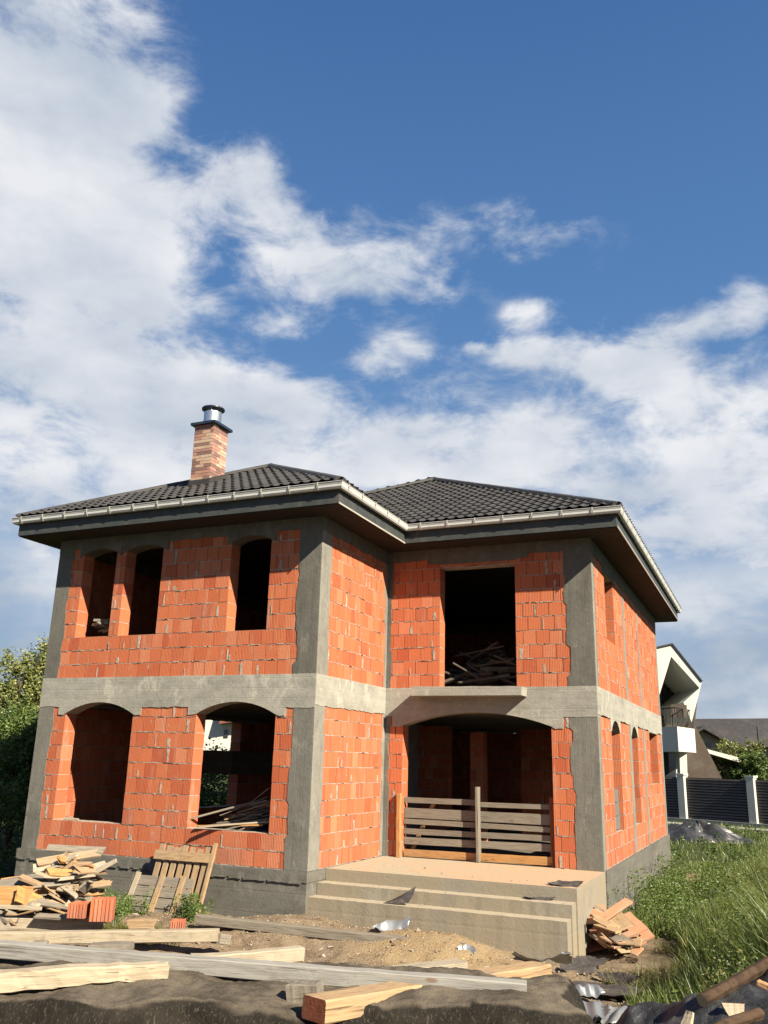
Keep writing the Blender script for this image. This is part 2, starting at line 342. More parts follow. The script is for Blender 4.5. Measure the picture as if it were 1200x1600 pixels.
class MB:
    def __init__(s): s.V = []; s.F = []; s.M = []
    def add(s, vs, fs, m=0):
        b = len(s.V); s.V += [tuple(v) for v in vs]; s.F += [tuple(i+b for i in f) for f in fs]; s.M += [m]*len(fs)
    def box(s, a, b, m=0):
        x0, y0, z0 = a; x1, y1, z1 = b
        s.add([(x0, y0, z0), (x1, y0, z0), (x1, y1, z0), (x0, y1, z0), (x0, y0, z1), (x1, y0, z1), (x1, y1, z1), (x0, y1, z1)], BF, m)
    def prism(s, poly, off, m=0):         # poly: list of Vectors, off: Vector
        n = len(poly); vs = [Vector(p) for p in poly]+[Vector(p)+off for p in poly]
        s.add(vs, [tuple(range(n))[::-1], tuple(range(n, 2*n))]+[(i, (i+1) % n, (i+1) % n+n, i+n) for i in range(n)], m)
    def cyl(s, p0, p1, r0, r1=None, k=14, m=0, caps=True):
        p0, p1 = Vector(p0), Vector(p1); r1 = r0 if r1 is None else r1; d = (p1-p0).normalized()
        a = d.orthogonal().normalized(); b = d.cross(a); vs = []
        for p, r in ((p0, r0), (p1, r1)):
            for i in range(k):
                t = 2*math.pi*i/k; vs.append(p+a*(r*math.cos(t))+b*(r*math.sin(t)))
        fs = [(i, (i+1) % k, (i+1) % k+k, i+k) for i in range(k)]
        if caps: fs += [tuple(range(k))[::-1], tuple(range(k, 2*k))]
        s.add(vs, fs, m)
    def build(s, name, mats, parent=None, smooth=False, **kw): 
        return link(name, s.V, s.F, mats, parent, s.M, smooth, **kw)
def fixn(o):
    bm = bmesh.new(); bm.from_mesh(o.data); bmesh.ops.recalc_face_normals(bm, faces=bm.faces); bm.to_mesh(o.data); bm.free(); return o

class Fr:                                 # wall frame: u along wall, z up, n outward
    def __init__(s, O, U, N, L): s.O = Vector(O); s.U = Vector(U); s.N = Vector(N); s.L = L
    def p(s, u, z, n=0.0): return s.O + s.U*u + s.N*n + Vector((0, 0, z))
w_, W_, d_, D_ = 4.14, 10.162, 2.965, 9.963
Z1, ZB, ZT, EV, ZG = 2.6, 3.103, 5.85, .7145, 6.252
FA = Fr((-W_, -d_, 0), (1, 0, 0), (0, -1, 0), W_-w_)
FB = Fr((-w_, -d_, 0), (0, 1, 0), (1, 0, 0), d_)
FC = Fr((-w_, 0, 0), (1, 0, 0), (0, -1, 0), w_)
FD = Fr((0, 0, 0), (0, 1, 0), (1, 0, 0), D_)
FE = Fr((-W_, D_, 0), (0, -1, 0), (-1, 0, 0), D_+d_)
FF = Fr((0, D_, 0), (-1, 0, 0), (0, 1, 0), W_)
HB = .265
def fbox(mb, fr, u0, u1, z0, z1, n0, n1, m=0):
    v = [fr.p(u, z, n) for z in (z0, z1) for (u, n) in ((u0, n0), (u1, n0), (u1, n1), (u0, n1))]
    fl = fr.U.cross(Vector((0, 0, 1))).dot(fr.N) < 0
    mb.add(v, BF if fl else [f[::-1] for f in BF], m)
def brickwork(mb, fr, ua, ub, z0, z1, ops, th=.29, jit=.006, patches=.05):
    nrow = int(math.ceil((z1-z0)/HB-.05)); rr = random.Random(int(fr.O.x*97+fr.O.y*31+z0*7)+5)
    for r in range(nrow):
        a = z0+r*HB; b = min(a+HB, z1); zm = (a+b)/2
        segs = [(ua, ub)]
        for (o0, o1, oz0, oz1) in ops:
            if oz0 < zm < oz1:
                ns = []
                for (s0, s1) in segs:
                    if o1 <= s0 or o0 >= s1: ns.append((s0, s1))
                    else:
                        if o0 > s0: ns.append((s0, o0))
                        if o1 < s1: ns.append((o1, s1))
                segs = ns
        for (s0, s1) in segs:
            if s1-s0 < .03: continue
            fbox(mb, fr, s0+.02, s1-.02, a, b, -th+.03, -.026, 1)
            fbox(mb, fr, s0+.003, s1-.003, a-.006, a+.0085, -th+.008, -.0015, 1)
            u = s0; first = (.25, .13)[r % 2]+rr.uniform(-.02, .02)
            while u < s1-.004:
                L = first if u == s0 else (.25+rr.uniform(-.004, .004) if rr.random() > .04 else rr.choice([.13, .19]))
                e = u+L
                if s1-e < .07: e = s1
                j = rr.random()*jit
                gap = rr.uniform(.005, .0095) if rr.random() > patches else rr.uniform(.010, .016)
                jz = rr.uniform(-.0015, .0015)
                fbox(mb, fr, u+(.0022 if u > s0 else 0), e-(gap if e < s1 else 0), a+.009+jz, b-.0065+jz, -th-j, j, 0)
                u = e
            # mortar squeezed out of bed joints
            k = 0
            while k < (s1-s0)*4.5:
                k += 1; uu = rr.uniform(s0, s1-.1); ll = rr.uniform(.04, .20)
                if uu+ll < s1:
                    tz = rr.uniform(.006, .016)
                    n = 5; pts = [fr.p(uu+ll*i/n, a+rr.uniform(.2, 1)*tz, -.004) for i in range(n+1)]+[fr.p(uu+ll*i/n, a-rr.uniform(.2, 1)*tz, -.004) for i in range(n, -1, -1)]
                    mb.prism(pts, fr.N*.013, 1)
            # smeared mortar over some head joints
            for k in range(int((s1-s0)*.75+rr.random())):
                uu = rr.uniform(s0+.05, s1-.1); ww = rr.uniform(.012, .05); hh = rr.uniform(.08, .24)
                zc = a+.01; n = 5
                pts = [fr.p(uu+ww*rr.uniform(-.7, -.3), zc+hh*i/n, -.004) for i in range(n+1)]+[fr.p(uu+ww*rr.uniform(.3, .9), zc+hh*i/n, -.004) for i in range(n, -1, -1)]
                mb.prism(pts, fr.N*.0135, 1)
def rag(p, q, amp=.02, step=.05, seed=0):
    rr = random.Random(int(seed*131+p[0]*977+p[1]*313)); n = max(1, int(math.hypot(q[0]-p[0], q[1]-p[1])/step)); out = []
    dx, dy = q[0]-p[0], q[1]-p[1]; L = math.hypot(dx, dy) or 1; nx, ny = -dy/L, dx/L; w = 0
    for i in range(n):
        w = .6*w+rr.uniform(-1, 1)*amp
        t = i/n; k = 0 if i == 0 else w
        out.append((p[0]+dx*t+nx*k, p[1]+dy*t+ny*k))
    return out
def tooth(u_in, sgn, z0, z1, amp=.05, seed=0):     # ragged toothed column edge going up
    rr = random.Random(seed); pts = []; z = z0
    while z < z1-.01:
        nz = min(z+HB, z1); off = sgn*rr.uniform(0, amp)
        pts += rag((u_in+off, z), (u_in+off+rr.uniform(-.01, .01), nz-.01), .006, .05, seed+z)
        z = nz
    pts.append((u_in, z1)); return pts
def conc(name, fr, pts, parent, m='concrete_column', n0=.012, depth=.30):
    mb = MB(); mb.prism([fr.p(u, z, n0) for (u, z) in pts], fr.N*(-depth)); return fixn(mb.build(name, [m], parent))
def arch(u0, u1, zs, zc, n=14):
    w = (u1-u0)/2; h = zc-zs; R = (w*w+h*h)/(2*h); c = (u0+u1)/2; zz = zc-R; out = []
    for i in range(n+1):
        u = u0+(u1-u0)*i/n; out.append((u, zz+math.sqrt(max(0, R*R-(u-c)**2))))
    return out

house = empty('unfinished_house', (-4, 2, -.9), 'unfinished two-storey orange block house with grey concrete frame and dark tiled roof', 'house')
house.location = (0, 0, 0)

# openings (u0,u1,z0,z1) with arch springs
aL = [(-9.50+W_, -7.90+W_, .53, 2.44, 2.65), (-6.50+W_, -4.88+W_, .53, 2.44, 2.65)]
aU = [(-9.52+W_, -8.69+W_, ZB+3*HB, 5.56, 5.65), (-8.46+W_, -7.57+W_, ZB+3*HB, 5.56, 5.65), (-6.02+W_, -5.17+W_, ZB+3*HB, 5.54, 5.65)]
cL = [(-3.75+w_, -.83+w_, -.1, 2.40, 2.65)]
cU = [(-3.0+w_, -1.46+w_, ZB-.1, 5.55, 5.55)]
dL = [(1.45, 2.46, .55, 2.40, 2.62), (4.08, 5.02, .55, 2.40, 2.62), (7.2, 8.8, 1.32, 2.58, 2.58)]
dU = [(1.40, 2.46, 4.16, 5.45, 5.53)]
eL = [(D_-3.77, D_-2.0, .65, 2.58, 2.58), (D_+.6, D_+1.5, .8, 2.2, 2.2)]
eL = [eL[0]]
fL = [(2.0, 3.2, .8, 2.2, 2.2), (6.5, 7.7, .8, 2.2, 2.2)]
def ops(L): return [(a, b, c, e) for (a, b, c, d, e) in L]
for fr, lo_, up_, ends in ((FA, aL, aU, (.02, FA.L-.02)), (FB, [], [], (.02, FB.L-.004)), (FC, cL, cU, (0.0, FC.L-.02)), (FD, dL, dU, (.02, FD.L-.02)),
                           (FE, eL, [(4, 5, 4.0, 5.3, 5.3)], (.02, FE.L-.02)), (FF, fL, [(2, 3.2, 4.0, 5.3, 5.3)], (.02, FF.L-.02))):
    mb = MB()
    brickwork(mb, fr, ends[0], ends[1], 0.0, Z1, ops(lo_)); brickwork(mb, fr, ends[0], ends[1], ZB, ZT-.02, ops(up_))
    mb.build('brick_wall', ['brick', 'mortar'], house)

# --- concrete frame: columns
def col(fr, u_out, u_in, z0, z1, seed, amp=.05, n0=.012):
    sg = 1 if u_in > u_out else -1
    e = tooth(u_in, sg, z0, z1, amp, seed)
    return conc('column', fr, [(u_out, z0)]+e+[(u_out, z1)], house, 'concrete_side' if fr in (FB, FD) else 'concrete_low' if z0 < 1 else 'concrete_column', n0=n0)
LA = FA.L
for (z0, z1, s) in ((.0, 2.62, 1), (ZB-.02, ZT, 2)):
    col(FA, -.006, .33, z0, z1, s*10+1); col(FA, LA+.006, LA-.38, z0, z1, s*10+2, .07)
    col(FB, -.008, .36, z0, z1, s*10+3, .04); col(FB, FB.L-.004, FB.L-.10, z0, z1, s*10+4, .06, n0=.010)
    col(FC, .012, .08, z0, z1, s*10+5, .05, n0=.010); col(FC, FC.L+.006, FC.L-.42, z0, z1, s*10+6, .10)
    col(FD, -.008, .16, z0, z1, s*10+7, .03); col(FD, FD.L+.006, FD.L-.22, z0, z1, s*10+8, .04)
    col(FE, -.006, .3, z0, z1, s*10+9); col(FE, FE.L+.004, FE.L-.3, z0, z1, s*10+10); col(FF, -.004, .3, z0, z1, s*10+11); col(FF, FF.L+.004, FF.L-.3, z0, z1, s*10+12)
def strip(fr, u0, u1, z0, z1, seed, n0=.010):
    a = rag((u1, z0), (u1, z1), .008, .08, seed); b = rag((u0, z1), (u0, z0), .008, .08, seed+5)
    return conc('column', fr, a+[(u1, z1)]+b+[(u0, z0)], house, 'concrete_side', n0=n0)
strip(FD, 3.76, 4.08, 0, 2.62, 1); strip(FD, 6.02, 6.30, 0, 2.62, 2); strip(FD, 3.66, 3.92, ZB, ZT, 3); strip(FD, 5.95, 6.15, ZB, ZT, 4)

# --- ring beams with arched lintels
def beam_poly(fr, name, u0, u1, top, base, arches, m='concrete_beam', n0=.018, side=2.42, mid=2.56, pad=.18):
    pts = [(u0, top)]; pts = [(u0, top)]
    cur = (u0, base[0]); pts.append(cur)
    for (a, b, zb, zs, zc) in arches:
        l = max(u0+.02, a-pad)
        pts += rag(pts[-1], (l-.01, base[0]), .012, .07, a)[1:] + [(l, base[0])]
        if zs < base[0]: pts += rag((l, side), (a, side), .01, .06, a+1)
        pts += arch(a, b, zs, zc) if zc > zs else [(a, zs), (b, zs)]
        r = min(u1-.02, b+pad)
        if zs < base[0]: pts += rag((b, side), (r, side), .01, .06, b)[1:] + [(r, side)]
        pts.append((r+.01, base[0]))
    pts += rag(pts[-1], (u1, base[0]), .012, .07, 9)[1:] + [(u1, base[0]), (u1, top)]
    out = []
    for p in pts:
        if not out or math.hypot(p[0]-out[-1][0], p[1]-out[-1][1]) > 1e-4: out.append(p)
    return conc(name, fr, out, house, m, n0, .33)
beam_poly(FA, 'ring_beam', -.010, LA+.010, ZB+.01, (2.56,), aL)
beam_poly(FB, 'ring_beam', -.014, FB.L-.02, ZB+.012, (2.60,), [])
beam_poly(FC, 'ring_beam', .02, FC.L+.010, ZB+.01, (2.57,), cL, side=2.36, pad=.22)
beam_poly(FD, 'ring_beam', -.014, FD.L+.010, ZB+.014, (2.62,), [dL[2][:3]+(2.58, 2.58)], side=2.56, pad=.1)
for a in dL[:2]:
    mbp = [(a[0]-.10, 2.64), (a[0]-.10, 2.38)]+arch(a[0], a[1], 2.38, 2.60)+[(a[1]+.10, 2.38), (a[1]+.10, 2.64)]
    conc('lintel', FD, mbp, house, 'concrete_beam', .014, .31)
beam_poly(FE, 'ring_beam', -.010, FE.L+.008, ZB+.01, (2.60,), []); beam_poly(FF, 'ring_beam', -.006, FF.L+.006, ZB+.01, (2.60,), [])
beam_poly(FA, 'roof_beam', -.010, LA+.010, ZT+.03, (5.68,), aU, 'concrete_column', side=5.50, pad=.10)
beam_poly(FB, 'roof_beam', -.014, FB.L-.02, ZT+.03, (5.62,), [], 'concrete_column')
beam_poly(FC, 'roof_beam', .02, FC.L+.010, ZT+.03, (5.66,), [cU[0][:3]+(5.55, 5.55)], 'concrete_column', side=5.58, pad=.25)
beam_poly(FD, 'roof_beam', -.014, FD.L+.010, ZT+.03, (5.60,), [dU[0]], 'concrete_column', side=5.42, pad=.1)
beam_poly(FE, 'roof_beam', -.010, FE.L+.008, ZT+.03, (5.62,), [], 'concrete_column'); beam_poly(FF, 'roof_beam', -.006, FF.L+.006, ZT+.03, (5.62,), [], 'concrete_column')
# balcony slab over the porch
conc('balcony_slab', FC, [(-3.42+w_, 2.93), (-1.27+w_, 2.93)]+[(-1.26+w_, 3.085)]+rag((-1.27+w_, 3.09), (-3.40+w_, 3.105), .004, .12, 3)[1:]+[(-3.43+w_, 3.105)], house, 'concrete_beam', .42, .40)
# grey block infill at the foot of the first side window
mb = MB()
for r in range(3): fbox(mb, FD, 1.46, 2.45, .555+r*.25, .795+r*.25, -.25, -.07-.004*r)
mb.build('window_infill', ['grey_block'], house)

# --- plinth
mb = MB()
pl = [(-W_-.06, -d_-.06), (-w_+.035, -d_-.06), (-w_+.035, -.3), (.045, -.3), (.045, D_+.06), (-W_-.06, D_+.06)]
pl = [(-W_-.06, -d_-.06), (-w_+.035, -d_-.06), (-w_+.035, .05), (.045, .05), (.045, D_+.06), (-W_-.06, D_+.06)]
mb.prism([Vector((x, y, -.165)) for x, y in pl], Vector((0, 0, .160)))
mb.prism([Vector((x+(.012 if x < -5 else -.010), y+(.014 if y < 3 else -.014), -1.6)) for x, y in pl], Vector((0, 0, 1.438)))
o = fixn(mb.build('plinth', ['concrete_plinth'], house))
mb = MB()                                  # squeezed-out pour line along the plinth front
rr = random.Random(3); u = -W_
while u < -w_-.05:
    L = rr.uniform(.10, .5)
    if u+L > -w_: break
    n = 7; up = [Vector((u+L*i/n, -d_-.05, -.170+rr.uniform(.002, .014))) for i in range(n+1)]; dn = [Vector((u+L*i/n, -d_-.05, -.175-rr.uniform(.002, .018))) for i in range(n, -1, -1)]
    mb.prism(up+dn, Vector((0, -.022, 0))); u += L+rr.uniform(0, .12)
fixn(mb.build('pour_ridge', ['concrete_plinth'], o))

# --- porch slab and steps
st = MB()
st.prism([Vector((-w_+.04, -2.38, -1.5)), Vector((.02, -2.38, -1.5)), Vector((.02, .03, -1.5)), Vector((-w_+.04, .03, -1.5))], Vector((0, 0, 1.496)))
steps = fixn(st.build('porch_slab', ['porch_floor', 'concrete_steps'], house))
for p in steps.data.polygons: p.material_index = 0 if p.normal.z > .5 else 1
for (z, y0, y1, xr, xl) in ((-.19, -2.66, -2.381, -.002, -w_+.036), (-.375, -2.93, -2.661, -.02, -w_+.02)):
    mb = MB(); nx = 40; rr = random.Random(int(-z*100))
    top = [(xl+(xr-xl)*i/nx) for i in range(nx+1)]
    fr_ = [Vector((x, y0+rr.uniform(-.004, .004), z+rr.uniform(-.004, .002))) for x in top]
    bk = [Vector((x, y1, z)) for x in top]; fb = [Vector((x, y0, -1.5)) for x in top]; bb = [Vector((x, y1, -1.5)) for x in top]
    vs = fr_+bk+fb+bb; n1_ = nx+1; fs = []
    for i in range(nx):
        fs += [(i, i+1, n1_+i+1, n1_+i), (2*n1_+i, 2*n1_+i+1, i+1, i), (n1_+i, n1_+i+1, 3*n1_+i+1, 3*n1_+i)]
    fs += [(0, n1_, 3*n1_, 2*n1_), (nx, 2*n1_+nx, 3*n1_+nx, n1_+nx)]
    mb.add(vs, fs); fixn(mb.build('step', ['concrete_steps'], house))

# --- inside: floors, partitions, pillar, stair landing
def ibox(name, a, b, m):
    mb = MB(); mb.box(a, b); return mb.build(name, [m], house)
ibox('floor_slab', (-W_+.05, .06, -.3), (-.05, D_-.05, -.012), 'concrete_plinth'); ibox('floor_slab', (-W_+.05, -d_+.05, -.3), (-w_-.05, .055, -.016), 'concrete_plinth')
ibox('floor_slab', (-W_+.31, .31, 2.66), (-.31, D_-.31, 3.06), 'concrete_plinth'); ibox('floor_slab', (-W_+.315, -d_+.315, 2.68), (-w_-.315, .305, 3.05), 'concrete_plinth')
FP = Fr((-3.1, 6.4, 0), (1, 0, 0), (0, -1, 0), 2.75)
mb = MB(); brickwork(mb, FP, 0, 2.75, 0, 2.6, [(1.5, 2.4, 0, 2.1)]); mb.build('partition_wall', ['brick', 'mortar'], house)
FQ = Fr((-3.35, 3.0, 0), (1, 0, 0), (0, -1, 0), .3)
mb = MB(); brickwork(mb, FQ, 0, .3, 0, 2.4, []); mb.build('pillar', ['brick', 'mortar'], house)
ibox('column', (-4.6, 1.6, -.01), (-4.2, 2.0, 2.65), 'concrete_column')
ibox('stair_landing', (-9.7, 1.8, 1.33), (-8.8, 5.2, 1.86), 'concrete_plinth')
FR_ = Fr((-w_-.4, 4.9, 0), (-1, 0, 0), (0, -1, 0), 3.2)
mb = MB(); brickwork(mb, FR_, 0, 3.0, 0, 2.6, []); mb.build('partition_wall', ['brick', 'mortar'], house)

# --- roof
roof = empty('roof', (0, 0, 0)); roof.parent = house
XL, XR, YF, YW, YB = -W_-EV, EV, -EV, -d_-EV, D_+EV
XWR = -w_+EV
HALF = (YB-YF)/2; APEX = Vector((XR-HALF, YF+HALF, ZG+.5*HALF)); HW = (XWR-XL)/2
WAP = Vector((XL+HW, YW+HW, ZG+.5*HW)); WRG = Vector((XL+HW, YF+HW, ZG+.5*HW))
def slope(poly, eave_p, udir, mrow=.32, wav=.20, hi=True):
    """metal tile sheet over a plan polygon; rows step down the slope, waves run across."""
    udir = Vector(udir); vh = Vector((-udir.y, udir.x, 0)); vdir = Vector((vh.x, vh.y, .5)).normalized(); nrm = udir.cross(vdir)
    E0 = Vector(eave_p); us = [(Vector(p)-E0).dot(udir) for p in poly]; vs_ = [(Vector(p)-E0).dot(vdir) for p in poly]
    u0, u1, v1 = min(us)-.1, max(us)+.1, max(vs_)+.1
    du = wav/8 if hi else wav/4; nu = int((u1-u0)/du)+1; nr = int(v1/mrow)+1
    uu = u0+np.arange(nu)*du
    prof = .020*(np.maximum(0, np.sin(uu*2*math.pi/wav))**.7)+.006*np.sin(uu*2*math.pi/wav)
    rows = []
    for r in range(nr):
        jr_ = random.Random(r*7+int(E0.x*10)).uniform(-.004, .006)
        for (f, off) in ((0, .028+jr_), (.5, .017+jr_*.5), (.999, .0)): rows.append((r*mrow+f*mrow, off))
    V = []; 
    for (v, off) in rows:
        vv = v - .03*np.maximum(0, np.sin(uu*2*math.pi/wav)) if off > .02 else np.full(nu, v)
        for k in range(nu):
            P = E0+udir*float(uu[k])+vdir*float(vv[k])+nrm*float(prof[k]+off+.01); V.append(P)
    Fq = [(r*nu+k, r*nu+k+1, (r+1)*nu+k+1, (r+1)*nu+k) for r in range(len(rows)-1) for k in range(nu-1)]
    me = bpy.data.meshes.new('roof_slope'); me.from_pydata(V, [], Fq); bm = bmesh.new(); bm.from_mesh(me)
    c = sum((Vector(p) for p in poly), Vector())/len(poly); n = len(poly)
    for i in range(n):
        a, b = Vector(poly[i]), Vector(poly[(i+1) % n]); e = b-a; e.z = 0; nn = Vector((e.y, -e.x, 0)).normalized()
        if nn.dot(c-a) > 0: nn = -nn
        isE = abs(a.z-ZG) < .01 and abs(b.z-ZG) < .01
        if isE: continue
        bmesh.ops.bisect_plane(bm, geom=bm.verts[:]+bm.edges[:]+bm.faces[:], plane_co=a+nn*.005, plane_no=nn, clear_outer=True)
    bm.to_mesh(me); bm.free(); me.materials.append(MATS['roof_metal']); o = bpy.data.objects.new('roof_slope', me); COL.objects.link(o); o.parent = roof
zz = lambda x, y: (x, y, ZG)
ins_ = .05
slope([zz(XL, YF), zz(XR, YF), tuple(APEX)], (XL, YF+ins_, ZG+.5*ins_), (1, 0, 0))
slope([zz(XL, YW), zz(XWR, YW), tuple(WAP)], (XL, YW+ins_, ZG+.5*ins_), (1, 0, 0))
slope([zz(XWR, YW), (XWR, YF, ZG), tuple(WRG), tuple(WAP)], (XWR-ins_, YW, ZG+.5*ins_), (0, 1, 0), hi=False)
slope([zz(XR, YF), zz(XR, YB), tuple(APEX)], (XR-ins_, YF, ZG+.5*ins_), (0, 1, 0), hi=False)
slope([zz(XR, YB), zz(XL, YB), tuple(APEX)], (XR, YB-ins_, ZG+.5*ins_), (-1, 0, 0), hi=False)
slope([zz(XL, YF+.0), tuple(APEX), zz(XL, YB)], (XL+ins_, YB, ZG+.5*ins_), (0, -1, 0), hi=False)
slope([zz(XL, YW), tuple(WAP), tuple(WRG), zz(XL, YF)], (XL+ins_, YF, ZG+.5*ins_), (0, -1, 0), hi=False)
def ridge(p, q, ext=0.0):
    p, q = Vector(p), Vector(q); d = (q-p).normalized(); p = p-d*ext; s = Vector((d.y, -d.x, 0)).normalized(); u = s.cross(d)
    if u.z < 0: u = -u
    L = (q-p).length; nseg = max(1, int(L/1.0)); mb = MB()
    for i in range(nseg):
        a = p+d*(L*i/nseg); b = p+d*(L*(i+1)/nseg+.03); h0 = .012*(i % 2)
        prof = [(-.12, .02), (-.09, .075), (-.035, .10), (.035, .10), (.09, .075), (.12, .02)]
        vs = [x+s*pu+u*(pv+.004*(k)) for k, x in enumerate((a, b)) for pu, pv in prof]
        n = 6; mb.add(vs, [(j, j+1, j+1+n, j+n) for j in range(n-1)]+[tuple(range(n)), tuple(range(n, 2*n))])
    mb.build('ridge_cap', ['roof_metal'], roof)
EP = lambda x, y: Vector((x, y, ZG))
for (p, q) in ((EP(XR-.08, YF+.08), APEX), (EP(XWR-.08, YW+.08), WAP), (EP(XL+.08, YW+.08), WAP), (EP(XR-.08, YB-.08), APEX), (EP(XL+.08, YB-.08), APEX), (WRG, APEX), (WAP, WRG)): ridge(p, q)

# soffit, fascia, trims, gutters around the eaves outline
def outline(ins): return [(XL+ins, YW+ins), (XWR-ins, YW+ins), (XWR-ins, YF+ins), (XR-ins, YF+ins), (XR-ins, YB-ins), (XL+ins, YB-ins)]
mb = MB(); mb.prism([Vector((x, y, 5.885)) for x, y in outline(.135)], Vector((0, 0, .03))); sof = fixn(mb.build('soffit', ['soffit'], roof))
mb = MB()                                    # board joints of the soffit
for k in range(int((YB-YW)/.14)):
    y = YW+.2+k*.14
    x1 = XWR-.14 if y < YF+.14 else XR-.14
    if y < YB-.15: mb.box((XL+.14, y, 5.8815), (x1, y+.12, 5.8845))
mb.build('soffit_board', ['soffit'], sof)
oo, oi = outline(.115), outline(.14)
for i in range(6):
    a, b = Vector((*oo[i], 0)), Vector((*oo[(i+1) % 6], 0)); c, e = Vector((*oi[(i+1) % 6], 0)), Vector((*oi[i], 0))
    mb = MB(); mb.prism([a+Vector((0, 0, 5.90)), b+Vector((0, 0, 5.90)), c+Vector((0, 0, 5.90)), e+Vector((0, 0, 5.90))], Vector((0, 0, .30))); fixn(mb.build('fascia', ['fascia'], roof))
    mb = MB(); t0 = outline(.095)
    if i == 1 or i == 3: mb.prism([Vector((*t0[i], 5.885)), Vector((*t0[(i+1) % 6], 5.885)), b+Vector((0, 0, 5.885)), a+Vector((0, 0, 5.885))], Vector((0, 0, .028))); fixn(mb.build('eave_trim', ['trim'], roof))
gprof = [(.115, 0.0), (.115, -.085), (.085, -.118), (.03, -.118), (.012, -.085), (.012, -.05), (.004, -.03), (.0, -.0), (-.006, .004), (-.010, -.002), (.006, -.006), (.02, -.045), (.022, -.082), (.036, -.108), (.08, -.108), (.106, -.08), (.106, 0)]
for i in range(6):
    n = len(gprof); vs = []
    for end in (i, (i+1) % 6):
        for (ins, dz) in gprof:
            x, y = outline(ins)[end]; vs.append(Vector((x, y, ZG+dz)))
    mb = MB(); mb.add(vs, [(j, (j+1) % n, (j+1) % n+n, j+n) for j in range(n)]); gt = fixn(mb.build('gutter', ['gutter'], roof))
    a, b = Vector((*outline(0)[i], ZG)), Vector((*outline(0)[(i+1) % 6], ZG)); d = (b-a).normalized(); L = (b-a).length; out = Vector((d.y, -d.x, 0))
    k = .25
    while k < L-.2:
        mb = MB(); c = a+d*k; bp = [(-.012, .012), (-.014, -.05), (.002, -.09), (.02, -.124), (.09, -.124), (.09, -.118), (.026, -.118), (.008, -.086), (-.006, -.05), (-.004, .006), (.1, .01), (.1, .016)]
        mb.prism([c-out*ins+Vector((0, 0, dz)) for ins, dz in bp], d*.022); k += .56; fixn(mb.build('gutter_bracket', ['trim'], gt))

# chimney
ch = empty('chimney', (0, 0, 0)); ch.parent = roof
cx0, cx1, cy0, cy1, cz0, cz1 = -7.76, -7.285, -2.095, -1.57, 6.95, 8.42
mb = MB(); mb.box((cx0+.008, cy0+.008, cz0), (cx1-.008, cy1-.008, cz1), 1); rr = random.Random(9)
z = 7.0; r = 0
while z < cz1-.02:
    h = .064
    for (fx, fy, ux, uy, L) in ((cx0, cy0, 1, 0, cx1-cx0), (cx1, cy0, 0, 1, cy1-cy0), (cx1, cy1, -1, 0, cx1-cx0), (cx0, cy1, 0, -1, cy1-cy0)):
        u = 0; first = True
        while u < L-.01:
            e = u+((.10 if r % 2 else .2) if first else .2); first = False
            if L-e < .05: e = L
            e = min(e, L); o_ = rr.uniform(0, .005)
            fr2 = Fr((fx, fy, 0), (ux, uy, 0), (uy, -ux, 0), L); fbox(mb, fr2, u+.003, e-.003, z+.003, min(z+h, cz1), -.02, o_, 0); u = e
    z += h+.004; r += 1
mb.build('chimney_shaft', ['chimney_brick', 'mortar'], ch)
mb = MB(); rz_ = lambda y: ZG+.5*(y-YW)
for (x0, y0, x1, y1) in ((cx0-.02, cy0-.022, cx1+.02, cy0-.004), (cx0-.02, cy1+.004, cx1+.02, cy1+.022)):
    za, zb = rz_(y0), rz_(y1); mb.box((x0, y0, za-.1), (x1, y1, za+.17))
for x0, x1 in ((cx0-.024, cx0-.006), (cx1+.006, cx1+.024)):
    mb.prism([Vector((x0, cy0-.02, rz_(cy0)-.1)), Vector((x0, cy1+.02, rz_(cy1)-.1)), Vector((x0, cy1+.02, rz_(cy1)+.17)), Vector((x0, cy0-.02, rz_(cy0)+.17))], Vector((x1-x0, 0, 0)))
fixn(mb.build('flashing', ['roof_metal'], ch))
mb = MB(); cxm, cym = (cx0+cx1)/2, (cy0+cy1)/2
mb.box((cx0-.07, cy0-.07, cz1), (cx1+.07, cy1+.07, cz1+.055))
tp = [Vector((cxm+sx*.13, cym+sy*.13, cz1+.15)) for sx, sy in ((-1, -1), (1, -1), (1, 1), (-1, 1))]; bt = [Vector((cxm+sx*(.5*(cx1-cx0)+.06), cym+sy*(.5*(cy1-cy0)+.06), cz1+.056)) for sx, sy in ((-1, -1), (1, -1), (1, 1), (-1, 1))]
mb.add(bt+tp, [(4, 5, 6, 7)]+[(i, (i+1) % 4, (i+1) % 4+4, i+4) for i in range(4)]); mb.build('chimney_cap', ['dark_cap'], ch)
mb = MB(); mb.cyl((cxm, cym, cz1+.10), (cxm, cym, cz1+.36), .19, k=24); 
for a in range(4): mb.cyl((cxm+.17*math.cos(a*1.57+.4), cym+.17*math.sin(a*1.57+.4), cz1+.2), (cxm+.17*math.cos(a*1.57+.4), cym+.17*math.sin(a*1.57+.4), cz1+.47), .012, k=6)
cw = mb.build('cowl', ['zinc'], ch, smooth=False)
mb = MB(); mb.cyl((cxm, cym, cz1+.43), (cxm, cym, cz1+.455), .245, k=28); mb.cyl((cxm, cym, cz1+.455), (cxm, cym, cz1+.49), .24, .10, k=28); mb.build('cowl_lid', ['dark_cap'], cw)

